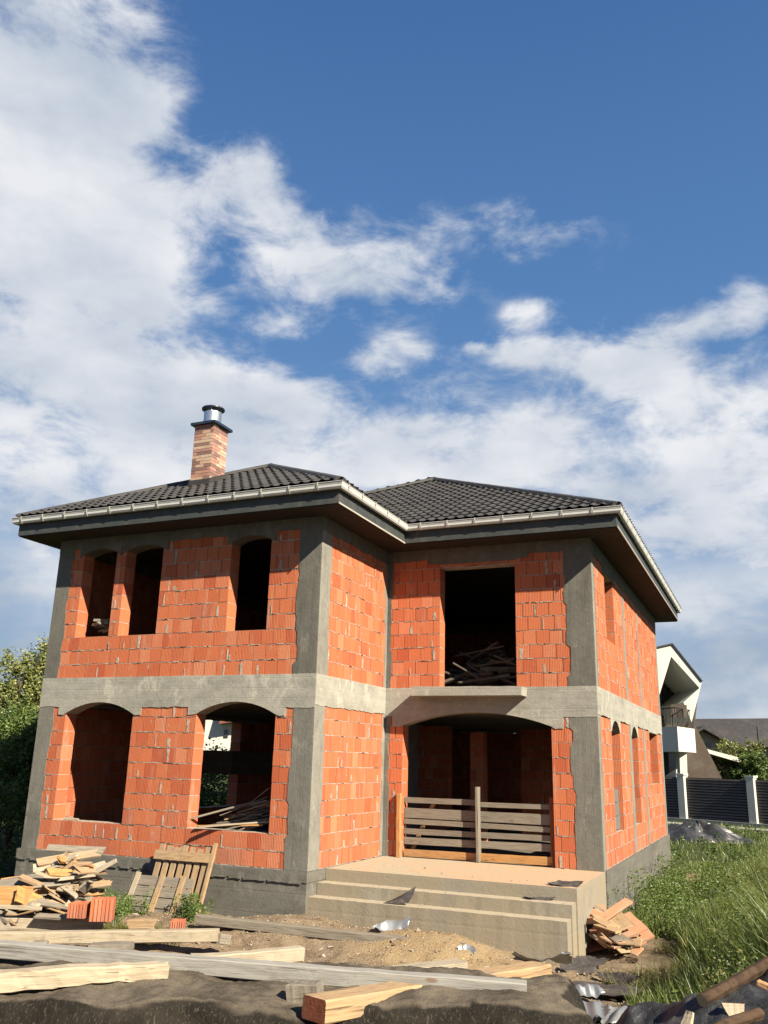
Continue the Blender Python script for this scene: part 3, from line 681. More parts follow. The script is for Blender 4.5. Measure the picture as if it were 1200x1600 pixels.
# ---------------------------------------------------------------- ground
from mathutils import noise as NZ0
def crump_(x, y):
    return .045*NZ0.noise(Vector((x*1.7, y*1.7, 3)))+.03*NZ0.noise(Vector((x*4.3, y*4.3, 9)))
def hgt(x, y):
    h = -.93+.03*math.sin(x*1.3+y*.7)+.02*math.sin(x*2.9-y*2.1)
    h += .17*math.exp(-((x+4.9)**2/3.0+(y+3.4)**2/.9))
    h += .10*math.exp(-((x+8)**2/8.0+(y+3.6)**2/1.5))
    h += .22*math.exp(-((x+8.8)**2/7.0+(y+5.2)**2/1.6))
    h += .07*math.exp(-((x+1.5)**2/2.0+(y+3.7)**2/.6))
    h += .24*math.exp(-((y+3.25)/.75)**2)*max(0, min(1, (-.15-x)/1.5))*max(0, min(1, (x+5.2)/.9))*.8
    h += crump_(x, y)
    return h
xs = sorted(set(list(np.linspace(-14, 8, 231))+[-900, -300, -120, -60, -35, -22, -17, 11, 16, 25, 45, 90, 200, 600]))
ys = sorted(set(list(np.linspace(-17, 10, 270))+[-900, -200, -60, -30, -22, 14, 20, 30, 50, 90, 200, 500, 1500]))
rr = random.Random(5); V = []
for y in ys:
    for x in xs:
        near = -14 <= x <= 8 and -17 <= y <= 10
        V.append((x, y, hgt(x, y)+rr.uniform(-.022, .022)) if near else (x, y, -.93))
nx = len(xs); Fq = [(j*nx+i, j*nx+i+1, (j+1)*nx+i+1, (j+1)*nx+i) for j in range(len(ys)-1) for i in range(nx-1)]
gd = link('ground', V, Fq, ['ground'], smooth=True); gd['kind'] = 'structure'

# ---------------------------------------------------------------- wood pieces
def beam(name, p0, p1, wd, ht, m, roll=0.0, warp=.004, taper=1.0, seg=10, jag=.0, seed=0, endm=None, rest=False):
    """one timber from p0 to p1 (centre line); local X runs along the grain."""
    p0, p1 = Vector(p0), Vector(p1); L = (p1-p0).length; d = (p1-p0).normalized(); s = d.cross(Vector((0, 0, 1)))
    s = Vector((0, 1, 0)) if s.length < .05 else s.normalized(); u = s.cross(d); q = Matrix.Rotation(roll, 3, 'X')
    R = Matrix((d, -s, u)).transposed(); R = R @ q
    mw = R.to_4x4(); mw.translation = (p0+p1)/2
    rr = random.Random(seed+int(p0.x*991+p0.y*77)); V = []; 
    wy = [rr.uniform(-1, 1) for _ in range(4)]
    ch_ = min(wd, ht)*.07
    for i in range(seg+1):
        t = i/seg; x = (t-.5)*L; k = 1+(taper-1)*t
        oy = warp*3*math.sin(t*3.1+wy[0]*3)*wy[1]; oz = warp*3*math.sin(t*2.7+wy[2]*3)*wy[3]
        hw, hh = wd/2*k*(1+rr.uniform(-.02, .02)), ht/2*k*(1+rr.uniform(-.02, .02))
        for (a, b) in ((-hw+ch_, -hh), (hw-ch_, -hh), (hw, -hh+ch_), (hw, hh-ch_), (hw-ch_, hh), (-hw+ch_, hh), (-hw, hh-ch_), (-hw, -hh+ch_)):
            jx = 0
            if jag and i in (0, seg): jx = rr.uniform(-jag, jag)
            V.append((x+jx, a+oy+rr.uniform(-warp, warp)*.4, b+oz+rr.uniform(-warp, warp)*.4))
    Fq = [(i*8+j, (i+1)*8+j, (i+1)*8+(j+1) % 8, i*8+(j+1) % 8) for i in range(seg) for j in range(8)]
    Fq += [tuple(range(8)), tuple(range(seg*8, seg*8+8))[::-1]]
    ms = [m]+([endm] if endm else []); mi = [0]*(len(Fq)-2)+([1, 1] if endm else [0, 0])
    o = link(name, V, Fq, ms, None, mi, mw=mw); fixn(o); return o

# barrier across the porch opening
gate = empty('wooden_barrier', (-2.3, .1, 0), 'weathered plank barrier with orange end post across the arched porch opening', 'barrier')
def sub(o, name, par):
    mw = o.matrix_world.copy(); o.parent = par; o.matrix_parent_inverse = par.matrix_world.inverted() if False else Matrix.Translation(-par.location); return o
for (n, p0, p1, wd, ht, m) in (
    ('post', (-3.765, -.06, -.0), (-3.785, -.06, 1.14), .085, .08, 'wood_orange'), ('post', (-2.24, .05, .005), (-2.25, .05, 1.30), .16, .05, 'wood_grey'),
    ('post', (-.89, .10, .0), (-.89, .10, 1.16), .05, .08, 'wood_red'),
    ('board', (-3.74, .13, 1.02), (-2.26, .13, 1.015), .10, .025, 'wood_grey'), ('board', (-2.26, .13, .99), (-.86, .13, 1.0), .085, .025, 'wood_grey'),
    ('board', (-3.74, .14, .78), (-.9, .14, .78), .18, .025, 'wood_grey'), ('board', (-3.74, .12, .625), (-.9, .12, .61), .09, .025, 'wood_grey'),
    ('board', (-3.74, .13, .455), (-.9, .13, .465), .10, .025, 'wood_grey'), ('board', (-3.74, .14, .28), (-.9, .14, .31), .125, .025, 'wood_grey'),
    ('board', (-3.72, .09, .07), (-2.3, .09, .075), .13, .03, 'wood_orange'), ('board', (-2.25, .09, .085), (-.9, .09, .095), .14, .03, 'wood_orange'),
    ('brace', (-3.65, .26, .05), (-3.15, .20, 1.0), .08, .03, 'wood_mid')):
    vert = n == 'post'
    o = beam(n, p0, p1, wd if vert else .025 if n == 'board' else .03, ht if vert else wd, m, warp=.002)
    if m == 'wood_orange' and n == 'post': o['label'] = 'orange end post'
    sub(o, n, gate)

from mathutils import noise as NZ
def crump(x, y, sc, amp, seed=0.0):
    v = 0; a = 1; f = sc
    for k in range(4):
        v += a*(1-abs(NZ.noise(Vector((x*f+seed, y*f-seed, seed*1.7+k)))*2)); a *= .5; f *= 2.1
    return (v/1.875-.6)*amp
# foreground: felt-covered stack, its timbers
def cam2(u, v, z): return Vector((CAM.x+rt0.x*u+FH.x*v, CAM.y+rt0.y*u+FH.y*v, z))
def sst(a, b, x): t = max(0, min(1, (x-a)/(b-a))); return t*t*(3-2*t)
def felt(u, v):
    wob = .05*math.sin(u*2.3+1)+.04*math.sin(u*5.1)
    vback = 6.95-.25*sst(-.8, .3, u)
    top = .335+.018*math.sin(u*3.1+v*2)+.012*math.sin(u*7-v*5)-.03*sst(-3, 1.3, -u)
    f = 1-sst(5.72+wob+.0*u, 5.45+wob, v)
    f = sst(5.38+wob, 5.80+wob, v)**.7
    b = 1-sst(vback+wob*.7, vback+.75, v)
    r = 1-sst(1.28+wob+.05*math.sin(v*6), 1.75+.1*math.sin(v*3), u)
    k = f*b*r
    fold = .025*math.sin(u*9+2*math.sin(v*3))*(1-k)*k*4
    return -.95+(top+.95)*k+fold
V = []; NU, NV = 330, 190; rr = random.Random(4)
for j in range(NV+1):
    for i in range(NU+1):
        u = -5.2+7.6*i/NU; v = 4.9+4.3*j/NV
        z = felt(u, v); V.append(cam2(u+crump(u, v*2.2, 1.6, .05, 7), v+crump(u, z*1.5, 1.3, .10, 3)*(1 if z < .28 else .2), z+crump(u, v, 2.2, .035 if z > .25 else .075, 1)+crump(u, v, 9, .018, 5)+rr.uniform(-.003, .003)))
Fq = [(j*(NU+1)+i, j*(NU+1)+i+1, (j+1)*(NU+1)+i+1, (j+1)*(NU+1)+i) for j in range(NV) for i in range(NU)]
o = link('felt_sheet', V, Fq, ['felt'], smooth=True); tag(o, 'dirty dark brown felt sheet draped over the long low stack in the foreground', 'sheet')
zt_ = .345
def fg(name, a, b, wd, ht, m, label, cat='beam', **kw):
    o = beam(name, PV(*a), PV(*b), wd, ht, m, **kw); tag(o, label, cat); return o
fg('timber_beam', (-70, 1476, 6.9), (823, 1549, 6.15), .10, .105, 'wood_cement', 'long cement-grey beam lying right across the foreground stack', warp=.006, seg=24, seed=3)
fg('timber_beam', (490, 1577, 5.62), (846, 1518, 7.5), .19, .125, 'wood_mid', 'thick brown beam with dark red sawn end poking out under the long grey beam', endm='wood_red', warp=.004, seg=14)
fg('plank', (480, 1531, 6.7), (722, 1509, 7.25), .17, .05, 'wood_pale', 'short pale plank lying behind the long grey beam at its middle', 'plank')
fg('split_timber', (300, 1502, 7.0), (472, 1490, 7.3), .10, .10, 'wood_pale', 'pale cracked wedge of timber pointing left behind the long grey beam', 'timber', taper=1.0, jag=.01, warp=.008)
0 and fg('plank', (-80, 1503, 6.5), (455, 1537, 6.35), .16, .05, 'wood_grey', 'dark weathered plank lying flat along the near side of the long grey beam', 'plank', warp=.006, seg=20, jag=.01)
fg('timber_block', (455, 1552, 6.0), (499, 1550, 5.95), .14, .12, 'wood_grey', 'small rough grey block under the middle of the long grey beam', 'block', jag=.008)
fg('split_timber', (-60, 1533, 5.95), (262, 1522, 6.25), .13, .12, 'wood_pale', 'thick pale split timber at the left edge under the long grey beam', 'timber', taper=.75, jag=.02, warp=.015, seg=16)
fg('board', (-90, 1443, 13.8), (157, 1444, 13.8), .18, .17, 'wood_pale', 'pale bark-edged board with cracked end at the far left before the scrap heap', 'board', warp=.010, jag=.02)
fg('board', (-110, 1466, 13.0), (341, 1461, 12.9), .16, .15, 'wood_pale', 'clean pale squared board at the left, between the scrap heap and the foreground stack', 'board', warp=.003)
fg('timber_block', (337, 1466, 12.9), (353, 1468, 13.1), .16, .13, 'wood_grey', 'dark block at the right end of the clean pale squared board', 'block')
fg('timber_block', (60, 1484, 12.6), (70, 1480, 13.4), .2, .2, 'wood_grey', 'low block supporting the clean pale squared board at the far left', 'block')
fg('timber_block', (142, 1481, 7.0), (206, 1480, 7.0), .13, .05, 'wood_grey', 'dark short block at the back edge of the felt-covered stack', 'block')
p0, p1 = PZ(307, 1447, -.74), PZ(727, 1492, -.84)
o = beam('plank', p0+Vector((0, 0, .10)), p1+Vector((0, 0, .08)), .14, .13, 'wood_grey', warp=.006, seg=16); tag(o, 'long weathered plank on the dirt in front of the steps', 'plank')

# ---------------------------------------------------------------- scrap piles
def quatplank(name, c, L, wd, ht, m, az, tilt, roll, jag=.03, seed=0, taper=1.0):
    d = Vector((math.cos(az)*math.cos(tilt), math.sin(az)*math.cos(tilt), math.sin(tilt))); c = Vector(c)
    return beam(name, c-d*L/2, c+d*L/2, wd, ht, m, roll=roll, warp=.003, seg=4, jag=jag, seed=seed, taper=taper)
LEFTG = 'split wood scraps heaped at the left corner of the house'
rr = random.Random(21)
ph = lambda px, py, v: PV(px, py, v)
for i in range(150):
    t = rr.random(); px = -4+t*154+rr.uniform(-8, 8); 
    top = 1418-95*sst(0, .85, t) if t < .75 else 1330+60*(t-.75)
    py = rr.uniform(top+10, 1436); v = 14.75+rr.uniform(-.1, .5)-.9*(py-1330)/100
    L = rr.uniform(.22, .62); m = rr.choice(['wood_pale', 'wood_pale', 'wood_mid', 'wood_grey', 'wood_grey', 'wood_orange', 'wood_mid'])
    o = quatplank('wood_scrap', ph(px, py, v), L, rr.uniform(.06, .17), rr.uniform(.018, .05), m, rr.gauss(.45, .7), rr.gauss(.0, .22), rr.uniform(-.5, .9), .035, i, rr.uniform(.6, 1.0))
    tag(o, 'broken piece of board inside the scrap wood heap left of the pallets', 'scrap wood', LEFTG)
for (px, py, v, L, wd, ht, m, a, ti, ro, lab) in (
    (118, 1327, 15.2, .95, .17, .03, 'wood_grey', .35, -.02, .5, 'grey board lying topmost and farthest on the scrap wood heap'),
    (108, 1340, 14.9, .95, .16, .035, 'wood_mid', .95, .12, .6, 'tan board just under the topmost grey board of the scrap heap'),
    (104, 1350, 14.7, .62, .20, .03, 'wood_mid', -.5, -.30, .7, 'tilted square-ended tan board in the middle of the scrap heap'),
    (75, 1354, 14.7, .42, .16, .03, 'wood_pale', .9, .15, .8, 'short whitish board on the upper left of the scrap heap'),
    (60, 1372, 14.4, 1.15, .19, .05, 'wood_grey', .75, .16, .5, 'broad pale grey board sloping down leftward across the scrap heap'),
    (128, 1361, 14.6, .75, .14, .05, 'wood_pale', .95, .25, .5, 'yellowish split billet with light end at the right of the scrap heap'),
    (98, 1372, 14.4, .40, .13, .03, 'wood_pale', .8, .1, .6, 'small pale board right below the broad grey board'),
    (55, 1385, 14.2, 1.0, .14, .04, 'wood_grey', .65, .13, .5, 'narrower grey board parallel below the broad grey board'),
    (18, 1402, 13.9, .60, .32, .02, 'wood_orange', .2, .05, 1.0, 'bright orange plywood offcut low at the left of the scrap heap'),
    (45, 1404, 13.9, .42, .25, .02, 'wood_orange', 1.2, -.4, .9, 'yellow plywood offcut leaning on the bright orange one'),
    (18, 1418, 13.6, .85, .05, .05, 'wood_pale', .42, -.01, 0, 'thin pale batten lying in front of the bright orange plywood'),
    (20, 1378, 14.5, .35, .18, .04, 'wood_orange', .6, .1, .6, 'orange-tinted chunk at the upper left end of the scrap heap'),
    (88, 1432, 13.6, .6, .12, .03, 'wood_grey', .4, .0, .3, 'flat grey slab on the ground at the foot of the scrap heap')):
    o = quatplank('wood_scrap', ph(px, py, v), L, wd, ht, m, a, ti, ro, .02, int(px)); tag(o, lab, 'scrap wood')

# two hollow blocks with vertical ribs, standing by the heap
def hollow(px, py, wd, ht, rz, lab, v=13.6):
    e = empty('hollow_block', PV(px, py, v), lab, 'block', rz=rz)
    mb = MB(); mb.box((-wd/2+.01, -.11, 0), (wd/2-.01, .11, ht)); k = 0
    n = 6
    for i in range(n):
        x = -wd/2+wd*i/n; mb.box((x+.004, -.125, .002), (x+wd/n-.006, .125, ht+.004*(i % 2)+.003))
    o = mb.build('block_body', ['brick'], e); return e
hollow(123, 1433, .26, .19, .35, 'smaller squat orange hollow block left of the taller one', 13.5)
hollow(159, 1438, .32, .29, .55, 'taller ribbed orange hollow block standing at the right end of the scrap heap', 13.5)
hollow(278, 1450, .2, .10, .5, 'dusty broken hollow block half buried under the leaning pallet', 13.7)
o = quatplank('timber_block', PV(221, 1444, 13.5), .36, .14, .12, 'wood_mid', .42, 0, 0); tag(o, 'short brown block lying in the weeds before the pallet', 'block')

# pallets leaning on the plinth
def pallet(name, lab, corner, ux, up, W, H, slats, rails, mslat, mrail, cat='pallet'):
    e = empty(name, corner, lab, cat); ux = Vector(ux).normalized(); up = Vector(up).normalized(); nn = ux.cross(up)
    for (kind, a, b, c, dd, off, m, th) in slats+rails:
        p0 = ux*a+up*b+nn*off; p1 = ux*c+up*dd+nn*off; L = (p1-p0).length; d = (p1-p0).normalized(); s = nn.cross(d)
        wd, t = th; V = []
        for sx in (-1, 1):
            for (q_, r_) in ((-1, -1), (1, -1), (1, 1), (-1, 1)): V.append(((sx*L/2), q_*wd/2, r_*t/2))
        o = link(kind, V, [(0, 1, 2, 3), (7, 6, 5, 4), (0, 4, 5, 1), (1, 5, 6, 2), (2, 6, 7, 3), (3, 7, 4, 0)], [m], e)
        R = Matrix((d, s, nn)).transposed().to_4x4(); R.translation = (p0+p1)/2; o.matrix_local = R; fixn(o)
    return e
c0 = PY(222, 1425, -3.38)
sl = [('slat', .06+.155*i, .0, .06+.155*i, 1.08-.02*(i % 3), 0, 'wood_mid', (.10, .022)) for i in range(7)]
pallet('pallet', 'taller tan slatted pallet leaning against the plinth behind the grey crate lid', c0, (1, 0, 0), (.05, .24, .96), 1.1, 1.1, sl,
       [('rail', -.03, .90, 1.10, .90, .04, 'wood_mid', (.15, .03)), ('rail', 0, .05, 1.1, .05, .04, 'wood_mid', (.12, .03)), ('rail', 1.11, -.08, 1.13, 1.14, .035, 'wood_mid', (.055, .05))], None, None)
c1 = PY(186, 1432, -3.66)
sl = [('board', .0, .09+.165*i, 1.18, .09+.165*i, 0, 'wood_grey', (.15, .022)) for i in range(4)]
pallet('crate_lid', 'lower grey boarded crate lid with three tan battens leaning beside the weeds', c1, (1, .04, 0), (.10, .30, .94), 1.2, .8, sl,
       [('batten', .08, .0, .10, .70, .03, 'wood_pale', (.085, .03)), ('batten', .58, .0, .58, .69, .03, 'wood_mid', (.09, .03)), ('batten', 1.0, -.05, .98, .69, .03, 'wood_mid', (.085, .03))], None, None, 'crate lid')

# laths and debris in the window openings, wood stored upstairs
rr = random.Random(8)
for i in range(34):
    c = Vector((-5.55+rr.uniform(-.55, .55), -2.75+rr.uniform(.15, .9), .60+rr.uniform(0, .34)))
    a = rr.gauss(.1, .35); o = quatplank('lath', c, rr.uniform(.8, 1.5), rr.uniform(.025, .06), .018, rr.choice(['wood_grey', 'wood_mid', 'wood_grey']), a, rr.gauss(.22, .12), rr.uniform(-.5, .5), .01, i)
    tag(o, 'dark thin lath in the tangle inside the right ground-floor window', 'lath', 'laths heaped inside the right ground-floor window')
for (p0, p1, m, lab) in (((-6.15, -3.12, .565), (-4.98, -2.70, .70), 'wood_pale', 'pale lath sticking out over the sill of the right ground-floor window'),
                         ((-6.28, -3.0, .58), (-5.1, -2.8, .64), 'wood_orange', 'yellow lath beside the pale one on the right ground-floor sill'),
                         ((-9.28, -2.9, .555), (-9.0, -2.86, .555), 'wood_pale', 'small yellow board end on the left ground-floor window sill')):
    o = beam('lath', p0, p1, .06, .025, m, warp=.003); tag(o, lab, 'lath')
for i in range(70):
    t = rr.random(); x = -2.95+t*1.5; h = .75*math.sin(min(1, t*1.25+.15)*math.pi*.75)
    c = Vector((x+rr.uniform(-.1, .1), .55+rr.uniform(.0, 1.1), 3.12+rr.uniform(.02, 1)*h+.1*rr.random()))
    o = quatplank('firewood_stick', c, rr.uniform(.6, 1.2), rr.uniform(.05, .10), rr.uniform(.02, .06), 'wood_dark', rr.gauss(0, .5), rr.gauss(-.1, .22), rr.uniform(-.6, .6), .01, i)
    tag(o, 'dim rough stick in the wood stacked inside the tall upper doorway', 'firewood', 'wood stacked inside the tall upper doorway')
for i in range(14):
    c = Vector((-9.1+rr.uniform(-.4, .4), -2.5+rr.uniform(-.2, .5), 3.98+rr.uniform(-.05, .28)))
    o = quatplank('firewood_stick', c, rr.uniform(.3, .6), .07, .05, 'wood_grey', rr.uniform(0, 3), rr.gauss(0, .2), 0, .02, i)
    tag(o, 'dim wood chunk behind the sill of the leftmost upper window', 'firewood', 'wood chunks behind the leftmost upper window sill')

# broken tiles and boards heaped right of the steps
rr = random.Random(31)
HG = 'thin orange tile boards heaped beside the steps'
for i in range(80):
    t = rr.random(); x = .14+t*.52+rr.uniform(-.05, .05); y = -1.55+rr.uniform(-.55, .45)+t*.2; z = -.86+rr.uniform(.02, .50)*(1-t*.75)
    m = rr.choice(['tile_dust', 'tile_dust', 'wood_mid', 'wood_grey', 'tile_dust'])
    o = quatplank('tile_piece', (x, y, z), rr.uniform(.16, .42), rr.uniform(.08, .24), rr.uniform(.015, .03), m, rr.gauss(-.7, .35), rr.gauss(-.2, .15), rr.gauss(.3, .25), .01, i)
    tag(o, 'dusty orange slab in the broken heap right of the porch steps', 'tile', HG)
for (px, py, L, wd, a, ti, ro, m, lab) in ((962, 1421, .62, .16, .95, .35, .2, 'brick', 'long orange slab topmost on the broken heap right of the steps'),
                                        (962, 1438, .50, .34, -.9, -.35, .35, 'wood_mid', 'wide dusty slab facing up in the middle of the broken heap'),
                                        (980, 1446, .50, .40, -.9, -.33, .35, 'brick', 'widest pale orange slab on the right slope of the broken heap'),
                                        (996, 1458, .45, .34, -.9, -.33, .4, 'brick', 'lowest sloping orange slab at the right foot of the broken heap'),
                                        (949, 1447, .40, .05, -.9, -.3, .2, 'wood_pale', 'short pale batten standing out of the shaded front of the broken heap'),
                                        (938, 1466, .42, .08, -.1, -.1, .1, 'brick', 'red slab lying at the bottom left of the broken heap')):
    c = PV(px, py, 14.35); m = 'tile_dust' if m == 'brick' else m; o = quatplank('tile_piece', c, L, wd, .03, m, a, ti, ro, .01, 5); tag(o, lab, 'tile')
o = quatplank('tile_piece', PZ(925, 1478, -.90), .36, .3, .03, 'brick', .9, .1, .15, .02, 3); tag(o, 'orange slab lying flat against the foot of the step wall', 'tile')

# ---------------------------------------------------------------- metal and felt scraps
def sheet(name, c, a, b, rz, tilt, tiltd, corr, curl, m, lab, cat, jag=.12, seed=0, tri=False, lam=.11):
    rr = random.Random(seed+int(a*100)); corr = 0 if m == 'dark_sheet' else corr; ja = [rr.uniform(0, 6) for _ in range(4)]; NA, NB = 34, 12; V = []; th = .004
    eL = [1+jag*(1.4*math.sin(i_*.35+ja[0])+.9*math.sin(i_*.8+ja[1]))+rr.uniform(-.03, .03)-(.35 if i_ < 4 or i_ > NA-3 else 0) for i_ in range(NA+1)]; eW = [rr.uniform(-jag, jag)*.4 for _ in range(NB+1)]
    for i in range(NA+1):
        for j in range(NB+1):
            s, t = i/NA-.5, j/NB-.5
            k = eL[i]*((1-.92*(s+.5)) if tri else 1)
            x = a*(s+eW[j]*(abs(s)*2)**3); y = b*t*k
            z = corr*math.sin(2*math.pi*x/lam)+.012*math.sin(x*13+ja[2])*math.sin(y*17+ja[3])+curl*(4*s*s)*(1 if s > 0 else .3)+curl*.6*math.sin(t*3+s*4)
            V.append(Vector((x, y, z)))
    n = len(V); V += [v-Vector((0, 0, th)) for v in V]; w = NB+1
    Fq = [(i*w+j, (i+1)*w+j, (i+1)*w+j+1, i*w+j+1) for i in range(NA) for j in range(NB)]; F2 = [tuple(x+n for x in f[::-1]) for f in Fq]
    R = Matrix.Rotation(rz, 4, 'Z') @ Matrix.Rotation(tilt, 4, Vector((math.cos(tiltd), math.sin(tiltd), 0))); R.translation = Vector(c)
    o = link(name, V, Fq+F2, [m], smooth=True, mw=R); return tag(o, lab, cat)
tri_ = [PY(598, 1411, -2.86), PY(612, 1406, -2.84), PY(628, 1398, -2.80), PY(649, 1385, -2.70), PY(645, 1398, -2.76), PY(637, 1411.5, -2.84), PY(618, 1412, -2.88)]
mb = MB(); cen_ = sum(tri_, Vector())/7+Vector((0, .03, 0)); n_ = 7
for q_ in (Vector((0, 0, 0)), Vector((.004, .014, 0))): mb.add([p+q_ for p in tri_]+[cen_+q_], [(k, (k+1) % n_, n_) for k in range(n_)])
mb.add(tri_+[p+Vector((.004, .014, 0)) for p in tri_], [(k, (k+1) % n_, (k+1) % n_+n_, k+n_) for k in range(n_)])
o = mb.build('roof_scrap', ['dark_sheet']); tag(o, 'dark triangular roofing scrap propped up on the second step', 'roofing scrap')
sheet('roof_scrap', PZ(884, 1381, .02), .50, .26, .3, .05, 0, .004, .03, 'dark_sheet', 'dark roofing scrap near the right corner of the porch slab', 'roofing scrap', seed=3)
sheet('roof_scrap', PZ(842, 1403, -.17), .46, .14, .2, .05, 0, .008, .02, 'dark_sheet', 'narrow curled roofing scrap lying along the first step below the slab', 'roofing scrap', seed=8)
sheet('metal_scrap', PZ(612, 1449, -.62), .56, .20, .75, .25, 0, .0, .09, 'zinc_scrap', 'shiny folded strip of sheet metal on the dirt before the steps', 'sheet metal', seed=4)
sheet('metal_scrap', PZ(846, 1500, -.72), .72, .34, -.05, -.45, 0, .0, .08, 'zinc_scrap', 'bent silver sheet metal flap behind the end of the brown beam', 'sheet metal', seed=5)
sheet('metal_scrap', PZ(729, 1486, -.74), .22, .16, .6, .7, 0, .0, .04, 'zinc_scrap', 'small silver metal scrap at the end of the weathered plank', 'sheet metal', seed=6)
sheet('roof_scrap', PZ(905, 1513, -.86), .48, .34, .3, .12, 0, .006, .03, 'dark_sheet', 'squarish dark roofing scrap nearest the foot of the steps', 'roofing scrap', seed=9)
sheet('roof_scrap', PZ(922, 1502, -.85), .50, .30, -.3, .12, 0, .006, .03, 'dark_sheet', 'dark roofing scrap overlapped behind the squarish one at the steps', 'roofing scrap', seed=19)
sheet('roof_scrap', PZ(940, 1545, -.88), .95, .42, .05, .02, 0, .006, .03, 'dark_sheet', 'largest flat dark roofing scrap lying on the sandy ground', 'roofing scrap', seed=10)
sheet('roof_scrap', PZ(965, 1528, -.86), .60, .16, -.3, .3, 0, .006, .05, 'dark_sheet', 'curled dark roofing strip at the back edge of the large flat scrap', 'roofing scrap', seed=11)
sheet('roof_scrap', PZ(880, 1545, -.88), .42, .36, .3, .12, 0, .006, .03, 'dark_sheet', 'dark roofing scrap left of the large flat one', 'roofing scrap', seed=15)
sheet('metal_scrap', PZ(918, 1548, -.82), .40, .14, .5, .5, 0, .012, .02, 'zinc_scrap', 'small wavy silver scrap lying on the dark roofing scrap', 'sheet metal', seed=12)
sheet('metal_scrap', PZ(900, 1578, -.80), .66, .34, .25, .25, 0, .022, .03, 'zinc_scrap', 'corrugated silver sheet piece at the bottom, left of its twin', 'sheet metal', seed=13, lam=.16)
sheet('metal_scrap', PZ(938, 1585, -.84), .55, .40, -.25, .2, 0, .022, .04, 'zinc_scrap', 'corrugated silver sheet piece at the bottom, right of its twin', 'sheet metal', seed=14, lam=.16)
sheet('roof_scrap', PZ(915, 1594, -.90), .85, .40, -.2, .05, 0, .01, .03, 'dark_sheet', 'dark sheet under the corrugated silver pieces', 'roofing scrap', seed=17)
sheet('metal_scrap', PZ(835, 1590, -.80), .25, .3, .9, .5, 0, .01, .03, 'zinc_scrap', 'crumpled silver scrap at the right end of the felt-covered stack', 'sheet metal', seed=18)
o = quatplank('wood_scrap', PZ(988, 1500, -.88), .12, .06, .05, 'bark', .3, 0, 0); tag(o, 'small dark chunk alone on the sand right of the step foot', 'chunk')

# grey tarp mound at the right with logs
def tmound(u, v):
    cu = sst(1.35, 1.95, u+.05*math.sin(v*3)); cv = sst(4.4, 5.2, v)*(1-sst(6.9+.12*math.sin(u*5), 7.9, v))
    return -.95+(1.00+.34*sst(1.8, 3.0, u)+.04*math.sin(u*6+v*2)+.03*math.sin(v*9-u*3)+.02*math.sin(u*17+v*7))*cu*cv
V = []; NU, NV = 200, 220
for j in range(NV+1):
    for i in range(NU+1):
        u = 1.3+3.6*i/NU; v = 4.2+4.2*j/NV; V.append(cam2(u, v, tmound(u, v)+crump(u, v, 1.5, .07, 11)*sst(1.4, 1.9, u)+crump(u, v, 5, .035, 12)))
Fq = [(j*(NU+1)+i, j*(NU+1)+i+1, (j+1)*(NU+1)+i+1, (j+1)*(NU+1)+i) for j in range(NV) for i in range(NU)]
o = link('tarpaulin', V, Fq, ['grey_tarp'], smooth=True); tag(o, 'blue-grey tarpaulin over the mound in the bottom right corner', 'tarpaulin')
def log(name, p0, p1, r, lab, k=14, seed=0, r1=None):
    p0, p1 = Vector(p0), Vector(p1); d = (p1-p0).normalized(); a = d.orthogonal().normalized(); b = d.cross(a); n = 14; V = []; rr = random.Random(seed)
    ph = [rr.uniform(0, 6) for _ in range(3)]; r1 = r1 or r; kf = 22
    for i in range(n+1):
        t = i/n
        for j in range(kf):
            th = 2*math.pi*j/kf; rad = (r+(r1-r)*t)*(1+.07*math.sin(3*th+ph[0]+t*2)+.05*math.sin(5*th+ph[1])+rr.uniform(-.035, .035))
            V.append(p0+(p1-p0)*t+a*rad*math.cos(th)+b*rad*math.sin(th)+Vector((0, 0, .012*math.sin(t*4+ph[2]))))
    Fq = [(i*kf+j, i*kf+(j+1) % kf, (i+1)*kf+(j+1) % kf, (i+1)*kf+j) for i in range(n) for j in range(kf)]+[tuple(range(kf))[::-1], tuple(range(n*kf, n*kf+kf))]
    o = link(name, V, Fq, ['bark', 'cutwood'], None, [0]*(len(Fq)-2)+[1, 1]); return tag(fixn(o), lab, 'log')
log('log', PV(1096, 1560, 6.4), PV(1250, 1482, 7.0), .040, 'long knotty brown log on the back edge of the grey tarpaulin', seed=1)
log('log', PV(1100, 1622, 5.5), PV(1187, 1580, 5.75), .034, 'short log with a yellow sawn end at the bottom right corner', seed=2)
o = fg('stake', (1066, 1625, 5.75), (1078, 1580, 5.8), .085, .03, 'wood_pale', 'pale round-topped stake standing beside the short log', 'stake', taper=.6)
o = fg('wood_scrap', (1146, 1568, 5.95), (1152, 1600, 5.9), .14, .025, 'wood_pale', 'pale triangular board end behind the short log', 'scrap wood', taper=.5)
o = fg('wood_scrap', (1184, 1535, 6.1), (1230, 1556, 6.0), .06, .03, 'wood_orange', 'orange lath end at the right edge on the tarpaulin', 'scrap wood')

# black plastic heap behind the weeds
c = PZ(1090, 1312, -.9); V = []; NR, NA = 22, 64; rr = random.Random(2)
for i in range(NR+1):
    for j in range(NA):
        t = i/NR; a = 2*math.pi*j/NA; R = t*(1.0+.18*math.sin(3*a+1)+.08*math.sin(7*a)); z = .55*(1-t*t)**.8*(1+.25*math.sin(4*a+t*5)+.15*math.sin(9*a-t*9))
        V.append((c.x+1.75*R*math.cos(a), c.y+.9*R*math.sin(a), -.96+z+rr.uniform(-.012, .012)))
Fq = [(i*NA+j, (i+1)*NA+j, (i+1)*NA+(j+1) % NA, i*NA+(j+1) % NA) for i in range(NR) for j in range(NA)]
o = link('plastic_heap', V, Fq, ['black_plastic'], smooth=False); tag(fixn(o), 'heap covered with crumpled black plastic behind the house corner weeds', 'heap')

